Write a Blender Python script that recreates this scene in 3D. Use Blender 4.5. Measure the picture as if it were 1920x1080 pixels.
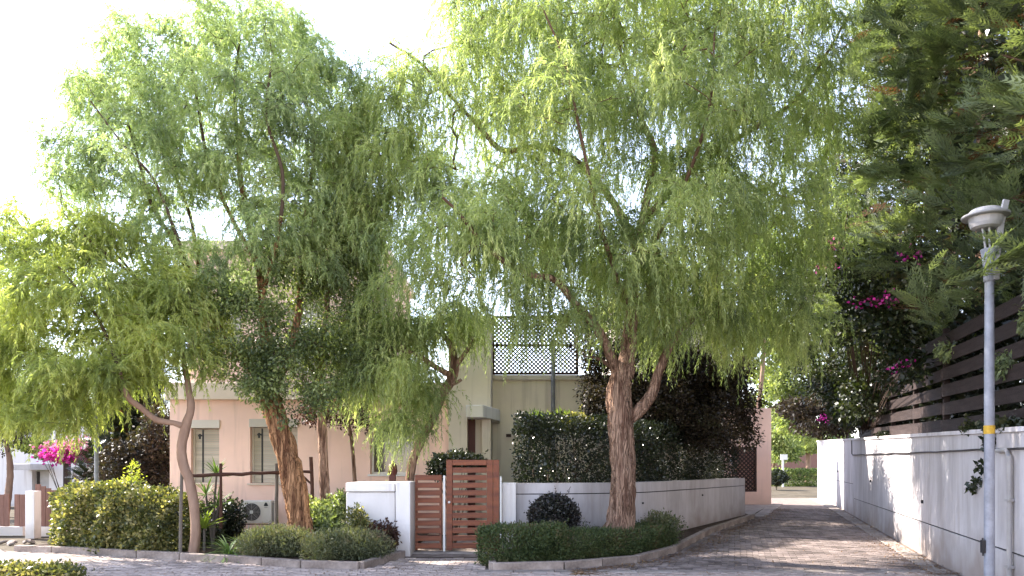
import bpy, math, random
import numpy as np
from mathutils import Vector, noise

rng = np.random.default_rng(7)
random.seed(7)
sc = bpy.context.scene
for o in list(bpy.data.objects):
    bpy.data.objects.remove(o)
COL = sc.collection

# ------------------------------------------------------------------ camera
F = 1400.0; EYE = 1.6; HOR = 875.0
cam_d = bpy.data.cameras.new('camera')
cam = bpy.data.objects.new('camera', cam_d); COL.objects.link(cam)
cam.location = (0, 0, EYE); cam.rotation_euler = (math.radians(90), 0, 0)
cam_d.sensor_width = 36; cam_d.lens = 36 * F / 1920
cam_d.shift_y = (HOR - 540) / 1920
cam_d.clip_start = 0.1; cam_d.clip_end = 3000
sc.camera = cam

# ------------------------------------------------------------------ light
SUN_DIR = Vector((-0.72, 0.38, 0.68)).normalized()       # towards the sun
w = bpy.data.worlds.new('World'); sc.world = w; w.use_nodes = True
wn = w.node_tree; bg = wn.nodes['Background']
sky = wn.nodes.new('ShaderNodeTexSky'); sky.sky_type = 'NISHITA'; sky.sun_disc = False
sky.sun_elevation = math.asin(SUN_DIR.z); sky.sun_rotation = math.atan2(SUN_DIR.x, SUN_DIR.y)
sky.air_density = 1.0; sky.dust_density = 0.1; sky.ozone_density = 1.0
hs = wn.nodes.new('ShaderNodeHueSaturation'); hs.inputs['Saturation'].default_value = 0.75
wn.links.new(sky.outputs[0], hs.inputs['Color']); wm = wn.nodes.new('ShaderNodeMix'); wm.data_type = 'RGBA'; wm.blend_type = 'MULTIPLY'; wm.inputs[0].default_value = 1
wm.inputs[7].default_value = (1.05, 0.955, 0.98, 1)
wn.links.new(hs.outputs[0], wm.inputs[6]); wn.links.new(wm.outputs[2], bg.inputs['Color'])
bg.inputs['Strength'].default_value = 0.15
sd = bpy.data.lights.new('sun', 'SUN'); sd.energy = 3.8; sd.angle = math.radians(0.5); sd.color = (1, 0.91, 0.82)
sun = bpy.data.objects.new('sun', sd); COL.objects.link(sun)
sun.rotation_euler = SUN_DIR.to_track_quat('Z', 'Y').to_euler()
sc.view_settings.view_transform = 'Standard'; sc.view_settings.look = 'None'
sc.view_settings.gamma = 1; sc.view_settings.use_curve_mapping = False
sc.view_settings.exposure = 2.45
sc.cycles.max_bounces = 8; sc.cycles.diffuse_bounces = 4; sc.cycles.transmission_bounces = 6
sc.cycles.transparent_max_bounces = 8

# ------------------------------------------------------------------ helpers
def P(u, v, Y):
    return Vector(((u - 960) / F * Y, Y, EYE + (HOR - v) / F * Y))
def X(u, Y): return (u - 960) / F * Y
def Z(v, Y): return EYE + (HOR - v) / F * Y
def sstep(a, b, x):
    t = min(max((x - a) / (b - a), 0), 1); return t * t * (3 - 2 * t)
def g(x, y):
    h = 0.026 * min(max(y - 12, 0), 12) + 0.005 * min(max(y - 24, 0), 40)
    return h * sstep(0.5, 3.5, x)

def tag(o, label=None, cat=None, group=None, kind=None):
    if label: o['label'] = label
    if cat: o['category'] = cat
    if group: o['group'] = group
    if kind: o['kind'] = kind
    return o
def empty(name, loc=(0, 0, 0), rz=0, label=None, cat=None, group=None, kind=None):
    o = bpy.data.objects.new(name, None); COL.objects.link(o)
    o.location = loc; o.rotation_euler = (0, 0, rz); o.empty_display_size = 0.1
    return tag(o, label, cat, group, kind)

class Acc:
    """collects vertices and polygons of one mesh"""
    def __init__(s): s.V = []; s.Fq = []; s.n = 0; s.T = []
    def add(s, V, Fc, tint=None):
        V = np.asarray(V, float).reshape(-1, 3)
        s.V.append(V)
        for f in Fc: s.Fq.append([i + s.n for i in f])
        s.n += len(V); return s
    def box(s, c, d, rz=0, rx=0, ry=0):
        hx, hy, hz = d[0] / 2, d[1] / 2, d[2] / 2
        V = np.array([[x, y, z] for x in (-hx, hx) for y in (-hy, hy) for z in (-hz, hz)])
        from mathutils import Euler
        R = np.array(Euler((rx, ry, rz)).to_matrix())
        V = V @ R.T + np.array(c)
        return s.add(V, [(0, 1, 3, 2), (4, 6, 7, 5), (0, 4, 5, 1), (2, 3, 7, 6), (0, 2, 6, 4), (1, 5, 7, 3)])
    def bx(s, x0, x1, y0, y1, z0, z1):
        return s.box(((x0 + x1) / 2, (y0 + y1) / 2, (z0 + z1) / 2), (x1 - x0, y1 - y0, z1 - z0))
    def tube(s, pts, rad, sides=8, rough=0, cap=True, freq=6, flute=0):
        pts = [Vector(p) for p in pts]; n = len(pts)
        if not hasattr(rad, '__len__'): rad = [rad] * n
        up = Vector((0.13, 0.97, 0.2)); V = []
        for i, p in enumerate(pts):
            d = (pts[min(i + 1, n - 1)] - pts[max(i - 1, 0)]).normalized()
            a = d.cross(up)
            if a.length < 1e-3: a = d.cross(Vector((1, 0, 0)))
            a.normalize(); b = d.cross(a).normalized(); up = a.cross(d).normalized() if False else up
            for k in range(sides):
                t = 2 * math.pi * k / sides
                r = rad[i]
                if rough:
                    q = p + (a * math.cos(t) + b * math.sin(t)) * r
                    r *= 1 + rough * (noise.noise(Vector((q.x * freq, q.y * freq, q.z * freq * .45))) * 1.0
                                      + .7 * noise.noise(Vector((q.x * freq * 3.5, q.y * freq * 3.5, q.z * freq * 1.0)))
                                      - 1.3 * max(0, .2 - abs(noise.noise(Vector((q.x * freq * 3, q.y * freq * 3, q.z * freq * .55 + 7))))) * 3.5)
                if flute: r *= 1 + flute * math.sin(5 * t + 1) * max(0, 1 - i / (n * .25))
                V.append(p + (a * math.cos(t) + b * math.sin(t)) * r)
        Fc = [(i * sides + k, i * sides + (k + 1) % sides, (i + 1) * sides + (k + 1) % sides, (i + 1) * sides + k)
              for i in range(n - 1) for k in range(sides)]
        if cap:
            Fc.append(tuple(range(sides))[::-1]); Fc.append(tuple((n - 1) * sides + k for k in range(sides)))
        return s.add([tuple(v) for v in V], Fc)
    def lathe(s, prof, c=(0, 0, 0), sides=32):
        V = [(c[0] + r * math.cos(2 * math.pi * k / sides), c[1] + r * math.sin(2 * math.pi * k / sides), c[2] + z)
             for r, z in prof for k in range(sides)]
        n = len(prof)
        Fc = [(i * sides + k, i * sides + (k + 1) % sides, (i + 1) * sides + (k + 1) % sides, (i + 1) * sides + k)
              for i in range(n - 1) for k in range(sides)]
        Fc.append(tuple(range(sides))[::-1]); Fc.append(tuple((n - 1) * sides + k for k in range(sides)))
        return s.add(V, Fc)
    def prism(s, poly, z0, z1):
        n = len(poly)
        V = [(x, y, z0) for x, y in poly] + [(x, y, z1) for x, y in poly]
        return s.add(V, [tuple(range(n))[::-1], tuple(range(n, 2 * n))] + [(i, (i + 1) % n, n + (i + 1) % n, n + i) for i in range(n)])
    def build(s, name, mat, parent=None, smooth=False, bevel=0, origin=None, **tags):
        V = np.concatenate(s.V)
        if origin is not None: V = V - np.array(origin)
        me = bpy.data.meshes.new(name)
        me.from_pydata(V.tolist(), [], s.Fq); me.validate(); me.update()
        import bmesh
        bm = bmesh.new(); bm.from_mesh(me); bmesh.ops.recalc_face_normals(bm, faces=bm.faces); bm.to_mesh(me); bm.free()
        if smooth: me.polygons.foreach_set('use_smooth', [True] * len(me.polygons))
        me.materials.append(mat)
        o = bpy.data.objects.new(name, me); COL.objects.link(o)
        if origin is not None: o.location = origin
        if parent is not None:
            o.parent = parent
            if origin is None: o.location = -parent.location if parent.rotation_euler.z == 0 else (0, 0, 0)
        if bevel:
            m = o.modifiers.new('bevel', 'BEVEL'); m.width = bevel; m.segments = 1; m.limit_method = 'ANGLE'
        tag(o, **tags)
        return o

def share(o, loc, parent=None, rz=None, scale=None, name=None):
    c = o.copy(); COL.objects.link(c); c.parent = parent if parent is not None else o.parent
    c.location = loc
    if rz is not None: c.rotation_euler = (0, 0, rz)
    if scale: c.scale = scale
    return c

def quads_mesh(name, V, mat, parent=None, tint=None, loc=None, **tags):
    """V: (N,4,3) array; one quad each"""
    N, K = V.shape[:2]
    if loc is not None: V = V - np.array(loc)
    me = bpy.data.meshes.new(name)
    me.vertices.add(K * N); me.vertices.foreach_set('co', V.reshape(-1).astype(np.float32))
    me.loops.add(K * N); me.loops.foreach_set('vertex_index', np.arange(K * N, dtype=np.int32))
    me.polygons.add(N); me.polygons.foreach_set('loop_start', np.arange(0, K * N, K, dtype=np.int32))
    me.update(calc_edges=True)
    at = me.attributes.new('tint', 'FLOAT', 'POINT')
    t = rng.random(N) if tint is None else tint
    at.data.foreach_set('value', np.repeat(t, K).astype(np.float32))
    me.materials.append(mat)
    o = bpy.data.objects.new(name, me); COL.objects.link(o)
    if loc is not None: o.location = loc
    if parent is not None:
        o.parent = parent; o.location = Vector(loc if loc is not None else (0, 0, 0)) - parent.location
    tag(o, **tags)
    return o

def norm(a): return a / np.maximum(np.linalg.norm(a, axis=-1, keepdims=True), 1e-9)
def leaf_quads(base, d, L, W, nrm=None, fold=0.15):
    """diamond shaped leaves from base along d; arrays (N,3)"""
    d = norm(d); N = len(base)
    if nrm is None: nrm = rng.normal(size=(N, 3))
    side = norm(np.cross(d, nrm)); up = np.cross(side, d)
    L = np.asarray(L).reshape(-1, 1) * np.ones((N, 1)); W = np.asarray(W).reshape(-1, 1) * np.ones((N, 1))
    m = base + d * L * 0.42
    return np.stack([base, m + side * W / 2 + up * W * fold, base + d * L, m - side * W / 2 + up * W * fold], 1)

def lance_tris(base, d, L, W):
    """narrow one-triangle leaflets"""
    d = norm(d); side = norm(np.cross(d, rng.normal(size=base.shape))) * W * .5; m = base + d * L * .18
    return np.stack([m - side, m + side, base + d * L], 1)

# ------------------------------------------------------------------ materials
def mat(name, col, rough=0.8, spec=0.3, metal=0, var=0.0, vscale=3, bump=0, bscale=30, col2=None, stretch=None, detail=8):
    m = bpy.data.materials.new(name); m.use_nodes = True; nt = m.node_tree; b = nt.nodes['Principled BSDF']
    b.inputs['Roughness'].default_value = rough; b.inputs['Specular IOR Level'].default_value = spec
    b.inputs['Metallic'].default_value = metal
    tc = nt.nodes.new('ShaderNodeTexCoord'); mp = nt.nodes.new('ShaderNodeMapping')
    nt.links.new(tc.outputs['Object'], mp.inputs[0])
    if stretch: mp.inputs['Scale'].default_value = stretch
    if var or col2:
        n = nt.nodes.new('ShaderNodeTexNoise'); n.inputs['Scale'].default_value = vscale; n.inputs['Detail'].default_value = detail
        n.inputs['Roughness'].default_value = 0.65
        nt.links.new(mp.outputs[0], n.inputs['Vector'])
        r = nt.nodes.new('ShaderNodeValToRGB'); r.color_ramp.elements[0].position = 0.35; r.color_ramp.elements[1].position = 0.68
        c2 = col2 if col2 else tuple(c * (1 - var) for c in col)
        r.color_ramp.elements[0].color = (*c2, 1); r.color_ramp.elements[1].color = (*col, 1)
        nt.links.new(n.outputs[0], r.inputs[0])
        oi = nt.nodes.new('ShaderNodeObjectInfo'); hsv = nt.nodes.new('ShaderNodeHueSaturation')
        mr = nt.nodes.new('ShaderNodeMapRange'); mr.inputs['To Min'].default_value = 0.85; mr.inputs['To Max'].default_value = 1.12
        nt.links.new(oi.outputs['Random'], mr.inputs[0]); nt.links.new(mr.outputs[0], hsv.inputs['Value'])
        nt.links.new(r.outputs[0], hsv.inputs['Color']); nt.links.new(hsv.outputs[0], b.inputs['Base Color'])
    else: b.inputs['Base Color'].default_value = (*col, 1)
    if bump:
        n2 = nt.nodes.new('ShaderNodeTexNoise'); n2.inputs['Scale'].default_value = bscale; n2.inputs['Detail'].default_value = 6
        nt.links.new(mp.outputs[0], n2.inputs['Vector'])
        bp = nt.nodes.new('ShaderNodeBump'); bp.inputs['Strength'].default_value = bump; bp.inputs['Distance'].default_value = 0.02
        nt.links.new(n2.outputs[0], bp.inputs['Height']); nt.links.new(bp.outputs[0], b.inputs['Normal'])
    return m

def leafmat(name, cols, trans=0.45, rough=0.55, spec=0.25, nscale=1.2, tcol=None):
    m = bpy.data.materials.new(name); m.use_nodes = True; nt = m.node_tree; b = nt.nodes['Principled BSDF']
    out = nt.nodes['Material Output']
    at = nt.nodes.new('ShaderNodeAttribute'); at.attribute_name = 'tint'
    tc = nt.nodes.new('ShaderNodeTexCoord'); n = nt.nodes.new('ShaderNodeTexNoise'); n.inputs['Scale'].default_value = nscale
    nt.links.new(tc.outputs['Object'], n.inputs['Vector'])
    ma = nt.nodes.new('ShaderNodeMath'); ma.operation = 'MULTIPLY_ADD'; ma.inputs[1].default_value = 0.55
    mb = nt.nodes.new('ShaderNodeMath'); mb.operation = 'MULTIPLY_ADD'; mb.inputs[1].default_value = 1.3; mb.inputs[2].default_value = -0.42
    nt.links.new(n.outputs[0], mb.inputs[0]); nt.links.new(at.outputs['Fac'], ma.inputs[0]); nt.links.new(mb.outputs[0], ma.inputs[2])
    r = nt.nodes.new('ShaderNodeValToRGB'); e = r.color_ramp.elements
    e[0].color = (*cols[0], 1); e[0].position = 0.05; e[1].color = (*cols[-1], 1); e[1].position = 0.95
    for i, c in enumerate(cols[1:-1]):
        x = e.new(0.05 + 0.9 * (i + 1) / (len(cols) - 1)); x.color = (*c, 1)
    nt.links.new(ma.outputs[0], r.inputs[0]); nt.links.new(r.outputs[0], b.inputs['Base Color'])
    b.inputs['Roughness'].default_value = rough; b.inputs['Specular IOR Level'].default_value = spec
    tr = nt.nodes.new('ShaderNodeBsdfTranslucent'); mx = nt.nodes.new('ShaderNodeMixShader'); mx.inputs[0].default_value = trans
    mm = nt.nodes.new('ShaderNodeMix'); mm.data_type = 'RGBA'; mm.blend_type = 'MULTIPLY'; mm.inputs[0].default_value = 1
    mm.inputs[7].default_value = (*(tcol or (1.6, 1.7, 0.7)), 1)
    nt.links.new(r.outputs[0], mm.inputs[6]); nt.links.new(mm.outputs[2], tr.inputs['Color'])
    nt.links.new(b.outputs[0], mx.inputs[1]); nt.links.new(tr.outputs[0], mx.inputs[2]); nt.links.new(mx.outputs[0], out.inputs['Surface'])
    return m

M = {}
M['pink'] = mat('pink_render', (0.80, 0.56, 0.47), 0.9, 0.1, var=0.10, vscale=0.9, bump=0.25, bscale=90)
M['cream'] = mat('cream_render', (0.76, 0.68, 0.57), 0.9, 0.1, var=0.12, vscale=0.8, bump=0.25, bscale=90)
M['beige'] = mat('beige_render', (0.70, 0.58, 0.47), 0.9, 0.1, var=0.15, vscale=1.2, bump=0.3, bscale=60)
M['white'] = mat('white_wall_paint', (0.74, 0.71, 0.69), 0.85, 0.15, var=0.12, vscale=1.4, bump=0.2, bscale=70, stretch=(1, 1, .4))
M['white2'] = mat('white_stained_wall', (0.66, 0.63, 0.64), 0.85, 0.15, col2=(0.44, 0.41, 0.41), vscale=1.6, bump=0.25, bscale=50, stretch=(1, 1, .3))
def grime(m, zlo, zhi, colr, amt=.8):
    nt = m.node_tree; b = nt.nodes['Principled BSDF']; src = b.inputs['Base Color'].links[0].from_socket
    tc = nt.nodes.new('ShaderNodeTexCoord'); sx = nt.nodes.new('ShaderNodeSeparateXYZ'); nt.links.new(tc.outputs['Object'], sx.inputs[0])
    n1 = nt.nodes.new('ShaderNodeTexNoise'); n1.inputs['Scale'].default_value = 2.2; n1.inputs['Detail'].default_value = 8; nt.links.new(tc.outputs['Object'], n1.inputs['Vector'])
    ad = nt.nodes.new('ShaderNodeMath'); ad.operation = 'MULTIPLY_ADD'; ad.inputs[1].default_value = -1.1; nt.links.new(n1.outputs[0], ad.inputs[0]); nt.links.new(sx.outputs['Z'], ad.inputs[2])
    mr = nt.nodes.new('ShaderNodeMapRange'); mr.inputs['From Min'].default_value = zlo; mr.inputs['From Max'].default_value = zhi; mr.inputs['To Min'].default_value = amt; mr.inputs['To Max'].default_value = 0
    nt.links.new(ad.outputs[0], mr.inputs[0])
    mp = nt.nodes.new('ShaderNodeMapping'); mp.inputs['Scale'].default_value = (6, 6, .35); nt.links.new(tc.outputs['Object'], mp.inputs[0])
    n2 = nt.nodes.new('ShaderNodeTexNoise'); n2.inputs['Scale'].default_value = 1.3; n2.inputs['Detail'].default_value = 5; nt.links.new(mp.outputs[0], n2.inputs['Vector'])
    m2 = nt.nodes.new('ShaderNodeMapRange'); m2.inputs['From Min'].default_value = .54; m2.inputs['From Max'].default_value = .72; m2.inputs['To Max'].default_value = .4; nt.links.new(n2.outputs[0], m2.inputs[0])
    mx_ = nt.nodes.new('ShaderNodeMath'); mx_.operation = 'MAXIMUM'; nt.links.new(mr.outputs[0], mx_.inputs[0]); nt.links.new(m2.outputs[0], mx_.inputs[1])
    mix = nt.nodes.new('ShaderNodeMix'); mix.data_type = 'RGBA'; nt.links.new(mx_.outputs[0], mix.inputs[0]); nt.links.new(src, mix.inputs[6]); mix.inputs[7].default_value = (*colr, 1)
    nt.links.new(mix.outputs[2], b.inputs['Base Color'])
grime(M['white2'], -.45, .15, (.27, .22, .19)); grime(M['white'], -.5, -.1, (.36, .31, .27), .6); grime(M['pink'], -.4, .1, (.42, .30, .25), .6); grime(M['cream'], -.4, .1, (.36, .31, .25), .6)
M['whitem'] = mat('white_metal', (0.72, 0.71, 0.68), 0.45, 0.4, var=0.08, vscale=5)
M['shutter'] = mat('shutter_grey', (0.58, 0.53, 0.46), 0.6, 0.3, var=0.06, vscale=4)
M['dark'] = mat('dark_recess', (0.03, 0.025, 0.022), 0.7, 0.3)
M['glass'] = mat('window_glass', (0.06, 0.06, 0.065), 0.08, 0.8)
M['curtain'] = mat('curtain', (0.55, 0.52, 0.48), 0.9, 0.1, var=0.2, vscale=4, stretch=(8, 1, .3))
M['gate'] = mat('gate_brown_wood', (0.24, 0.075, 0.03), 0.5, 0.35, col2=(0.12, 0.036, 0.02), vscale=2.0, bump=0.3, bscale=25, stretch=(1, 8, 8))
M['latt'] = mat('lattice_brown', (0.04, 0.02, 0.016), 0.6, 0.3, var=0.3, vscale=6)
M['fence'] = mat('fence_weathered_wood', (0.05, 0.035, 0.032), 0.75, 0.25, col2=(0.022, 0.014, 0.013), vscale=2.2, bump=0.5, bscale=20, stretch=(1, 1, 9))
M['post'] = mat('fence_post_wood', (0.045, 0.03, 0.026), 0.8, 0.2, var=0.4, vscale=4)
M['nfence'] = mat('neighbour_fence_wood', (0.24, 0.13, 0.10), 0.75, 0.2, var=0.35, vscale=5, stretch=(6, 6, .5))
M['lamp'] = mat('lamp_grey_paint', (0.25, 0.265, 0.31), 0.45, 0.5, var=0.35, vscale=7, bump=0.15, bscale=40)
M['lamph'] = mat('lamp_head_paint', (0.26, 0.26, 0.27), 0.4, 0.5, var=0.2, vscale=7)
M['lampg'] = mat('lamp_frosted_bowl', (0.40, 0.39, 0.40), 0.3, 0.5, var=0.2, vscale=6)
M['yellow'] = mat('yellow_tape', (0.55, 0.34, 0.04), 0.6, 0.3, var=0.35, vscale=30)
M['black'] = mat('black_plastic', (0.02, 0.02, 0.022), 0.5, 0.4)
M['cable'] = mat('cable_dark', (0.05, 0.045, 0.045), 0.6, 0.3)
M['conduit'] = mat('conduit_grey', (0.42, 0.40, 0.39), 0.5, 0.4, var=0.2, vscale=5)
M['grille'] = mat('grille_grey', (0.23, 0.21, 0.20), 0.5, 0.4)
M['acbody'] = mat('ac_casing', (0.62, 0.58, 0.53), 0.5, 0.4, var=0.1, vscale=4)
M['stake'] = mat('stake_grey_wood', (0.14, 0.12, 0.10), 0.85, 0.15, var=0.4, vscale=7, stretch=(1, 1, .2))
M['rail'] = mat('rail_brown_wood', (0.09, 0.045, 0.032), 0.8, 0.2, var=0.45, vscale=9)
M['red'] = mat('red_brown_door', (0.10, 0.03, 0.022), 0.55, 0.3, var=0.25, vscale=4)
M['soil'] = mat('bed_soil', (0.085, 0.06, 0.045), 0.95, 0.1, col2=(0.04, 0.028, 0.02), vscale=8, bump=0.9, bscale=30)
M['ground'] = mat('ground_joint_sand', (0.26, 0.215, 0.19), 0.95, 0.1, var=0.35, vscale=3, bump=0.5, bscale=60)
M['garden'] = mat('garden_ground', (0.12, 0.10, 0.07), 0.95, 0.1, var=0.5, vscale=2, bump=0.5, bscale=20)
M['asph'] = mat('far_street', (0.55, 0.54, 0.57), 0.9, 0.2, var=0.15, vscale=1, bump=0.2, bscale=60)
M['block'] = mat('paving_block_pink_sunlit', (0.50, 0.41, 0.36), 0.88, 0.2, col2=(0.29, 0.235, 0.205), vscale=2.3, bump=0.6, bscale=45)  # pale pink, lightened so the colour carries sun on the open paving
M['block2'] = mat('paving_block_grey_shaded', (0.25, 0.205, 0.185), 0.88, 0.2, col2=(0.125, 0.10, 0.09), vscale=1.7, bump=0.6, bscale=45)  # same hue darkened, the alley's shade put into the colour
M['kerb'] = mat('kerb_concrete', (0.36, 0.30, 0.26), 0.9, 0.15, col2=(0.17, 0.135, 0.115), vscale=5, bump=0.5, bscale=60)
M['edging'] = mat('pale_edging_concrete', (0.34, 0.30, 0.27), 0.9, 0.15, col2=(0.20, 0.17, 0.15), vscale=3, bump=0.4, bscale=60)
M['barkr'] = mat('bark_red_brown', (0.38, 0.25, 0.18), 0.95, 0.1, col2=(0.15, 0.085, 0.06), vscale=9, bump=1.0, bscale=22, stretch=(1, 1, .28), detail=10)
M['barko'] = mat('bark_orange_brown', (0.42, 0.23, 0.12), 0.95, 0.1, col2=(0.14, 0.065, 0.035), vscale=10, bump=1.0, bscale=24, stretch=(1, 1, .35), detail=10)
M['barks'] = mat('bark_smooth_tan', (0.30, 0.20, 0.145), 0.9, 0.15, col2=(0.20, 0.125, 0.09), vscale=5, bump=0.5, bscale=30, stretch=(1, 1, .3))
for k_ in ('barkr', 'barko'):
    nt = M[k_].node_tree; b = nt.nodes['Principled BSDF']
    for n_ in list(nt.nodes):
        if n_.type == 'VALTORGB': n_.color_ramp.elements[0].position = .40; n_.color_ramp.elements[1].position = .56
    tc = [n_ for n_ in nt.nodes if n_.type == 'MAPPING'][0]; tc.inputs['Scale'].default_value = (1, 1, .16)
    vo = nt.nodes.new('ShaderNodeTexVoronoi'); vo.feature = 'DISTANCE_TO_EDGE'; vo.inputs['Scale'].default_value = 15
    wn_ = nt.nodes.new('ShaderNodeTexNoise'); wn_.inputs['Scale'].default_value = 6; nt.links.new(tc.outputs[0], wn_.inputs['Vector'])
    ad = nt.nodes.new('ShaderNodeVectorMath'); ad.operation = 'MULTIPLY_ADD'; ad.inputs[1].default_value = (.35, .35, .35)
    nt.links.new(wn_.outputs['Color'], ad.inputs[0]); nt.links.new(tc.outputs[0], ad.inputs[2]); nt.links.new(ad.outputs[0], vo.inputs['Vector'])
    rr = nt.nodes.new('ShaderNodeMapRange'); rr.inputs['From Max'].default_value = .18; nt.links.new(vo.outputs['Distance'], rr.inputs[0])
    bp = [n_ for n_ in nt.nodes if n_.type == 'BUMP'][0]; b2 = nt.nodes.new('ShaderNodeBump'); b2.inputs['Strength'].default_value = 1; b2.inputs['Distance'].default_value = .03
    nt.links.new(rr.outputs[0], b2.inputs['Height']); nt.links.new(bp.outputs[0], b2.inputs['Normal']); nt.links.new(b2.outputs[0], b.inputs['Normal'])
M['twig'] = mat('twig_bark', (0.085, 0.06, 0.045), 0.9, 0.1)
M['twigr'] = mat('twig_bark_reddish', (0.11, 0.065, 0.045), 0.9, 0.1)

M['pepper'] = leafmat('pepper_leaf', [(0.10, 0.13, 0.07), (0.205, 0.25, 0.11), (0.36, 0.405, 0.175), (0.64, 0.65, 0.33)], 0.52, tcol=(1.5, 1.62, .88))
M['pepperg'] = leafmat('pepper_leaf_silver_green', [(0.11, 0.14, 0.085), (0.22, 0.27, 0.145), (0.38, 0.43, 0.21), (0.62, 0.64, 0.36)], 0.5, tcol=(1.45, 1.62, .92))
M['peppery'] = leafmat('pepper_leaf_yellow_green', [(0.12, 0.15, 0.055), (0.24, 0.285, 0.10), (0.40, 0.43, 0.15), (0.62, 0.62, 0.26)], 0.5, tcol=(1.5, 1.6, .78))
M['broad'] = leafmat('broad_leaf', [(0.045, 0.062, 0.032), (0.095, 0.125, 0.055), (0.18, 0.22, 0.085), (0.34, 0.37, 0.16)], 0.4, rough=.4, spec=.4)
M['broadd'] = leafmat('broad_leaf_dark', [(0.007, 0.011, 0.005), (0.016, 0.024, 0.009), (0.032, 0.042, 0.015), (0.075, 0.075, 0.032)], 0.25, rough=.4, spec=.4)
M['purple'] = leafmat('plum_leaf', [(0.03, 0.014, 0.014), (0.06, 0.03, 0.022), (0.09, 0.065, 0.035)], 0.3, tcol=(1.6, 1.0, .8))
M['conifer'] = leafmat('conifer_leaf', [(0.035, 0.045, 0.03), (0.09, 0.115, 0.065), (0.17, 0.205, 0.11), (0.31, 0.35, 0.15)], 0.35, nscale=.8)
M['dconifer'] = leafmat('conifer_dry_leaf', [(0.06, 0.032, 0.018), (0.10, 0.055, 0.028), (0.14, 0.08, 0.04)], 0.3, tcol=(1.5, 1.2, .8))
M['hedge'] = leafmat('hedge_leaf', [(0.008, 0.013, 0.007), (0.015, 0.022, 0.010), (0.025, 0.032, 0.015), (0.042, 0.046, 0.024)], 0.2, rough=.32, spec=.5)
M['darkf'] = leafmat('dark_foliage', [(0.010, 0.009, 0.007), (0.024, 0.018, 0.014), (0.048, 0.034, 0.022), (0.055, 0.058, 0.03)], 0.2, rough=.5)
M['priv'] = leafmat('variegated_hedge_leaf', [(0.03, 0.04, 0.02), (0.08, 0.095, 0.035), (0.18, 0.17, 0.06), (0.42, 0.36, 0.16)], 0.35, rough=.4, spec=.4, nscale=4.5)
M['rose'] = leafmat('grey_green_needle', [(0.05, 0.06, 0.035), (0.09, 0.105, 0.055), (0.15, 0.155, 0.085), (0.16, 0.115, 0.08)], 0.25)
M['mound'] = leafmat('low_hedge_leaf', [(0.025, 0.04, 0.018), (0.055, 0.08, 0.03), (0.09, 0.115, 0.045), (0.12, 0.07, 0.045)], 0.25, nscale=2.5)
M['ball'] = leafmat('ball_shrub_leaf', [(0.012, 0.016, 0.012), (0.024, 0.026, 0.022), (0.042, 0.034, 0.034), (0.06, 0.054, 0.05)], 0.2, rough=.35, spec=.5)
M['grass'] = leafmat('strap_leaf', [(0.07, 0.12, 0.04), (0.14, 0.21, 0.07), (0.22, 0.29, 0.10)], 0.4)
M['yucca'] = leafmat('yucca_leaf', [(0.14, 0.20, 0.04), (0.32, 0.36, 0.06), (0.42, 0.42, 0.08)], 0.4)
M['drac'] = leafmat('dracaena_leaf', [(0.07, 0.12, 0.035), (0.13, 0.19, 0.05), (0.24, 0.27, 0.07)], 0.35)
M['fl'] = leafmat('magenta_bract', [(0.40, 0.02, 0.22), (0.65, 0.04, 0.36), (0.75, 0.14, 0.42)], 0.5, tcol=(1.2, 1, 1.2))
M['flp'] = leafmat('pale_pink_bract', [(0.45, 0.12, 0.24), (0.62, 0.22, 0.36), (0.55, 0.32, 0.30)], 0.5, tcol=(1.2, 1, 1.2))
M['pale'] = leafmat('pale_far_leaf', [(0.07, 0.10, 0.04), (0.16, 0.20, 0.08), (0.28, 0.32, 0.14), (0.42, 0.44, 0.22)], 0.45, nscale=.6)
M['far'] = leafmat('far_wood_leaf', [(0.04, 0.06, 0.03), (0.08, 0.11, 0.05), (0.14, 0.17, 0.08)], 0.35, nscale=.2)
M['litter'] = leafmat('dry_litter', [(0.10, 0.05, 0.025), (0.20, 0.11, 0.05), (0.30, 0.20, 0.09)], 0.2, tcol=(1.3, 1.1, .8))

# ------------------------------------------------------------------ ground
def wallX(y): return 6.73 + 0.298 * (y - 11.4)         # foot of the retaining wall
xs = np.concatenate([[-700, -200, -80, -40], np.arange(-25, 25.1, 1.0), [40, 80, 200, 700]])
ys = np.concatenate([[-20, -5], np.arange(0, 40.1, 1.0), [45, 50, 56, 64, 80, 120, 250, 700, 2200]])
a = Acc(); V = [(x, y, g(x, y) - 0.02) for y in ys for x in xs]; nx = len(xs)
a.add(V, [(j * nx + i, j * nx + i + 1, (j + 1) * nx + i + 1, (j + 1) * nx + i) for j in range(len(ys) - 1) for i in range(nx - 1)])
a.build('ground', M['garden'], smooth=True, kind='structure')

kerbL = [(-9.3, 14.0), (-7.6, 13.55), (-6.55, 13.1), (-4.75, 12.45), (-3.3, 11.75), (-2.35, 11.55), (-1.92, 13.1)]
kerbR = [(-0.33, 13.1), (-0.30, 11.45), (0.8, 11.65), (2.05, 12.35), (2.95, 13.6), (4.4, 16.6), (6.45, 20.0)]
wallC_ctrl = [(0.08, 13.98), (1.3, 14.22), (2.6, 14.95), (3.8, 16.6), (5.1, 18.5), (6.35, 20.35)]
def smooth_poly(c, k=8):
    c = [Vector((*p, 0)) for p in c]; c = [2 * c[0] - c[1]] + c + [2 * c[-1] - c[-2]]; o = []
    for i in range(1, len(c) - 2):
        for j in range(k):
            t = j / k; p0, p1, p2, p3 = c[i - 1:i + 3]
            q = .5 * ((2 * p1) + (-p0 + p2) * t + (2 * p0 - 5 * p1 + 4 * p2 - p3) * t * t + (-p0 + 3 * p1 - 3 * p2 + p3) * t ** 3)
            o.append((q.x, q.y))
    o.append((c[-2].x, c[-2].y)); return o
wallC = smooth_poly(wallC_ctrl)

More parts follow.
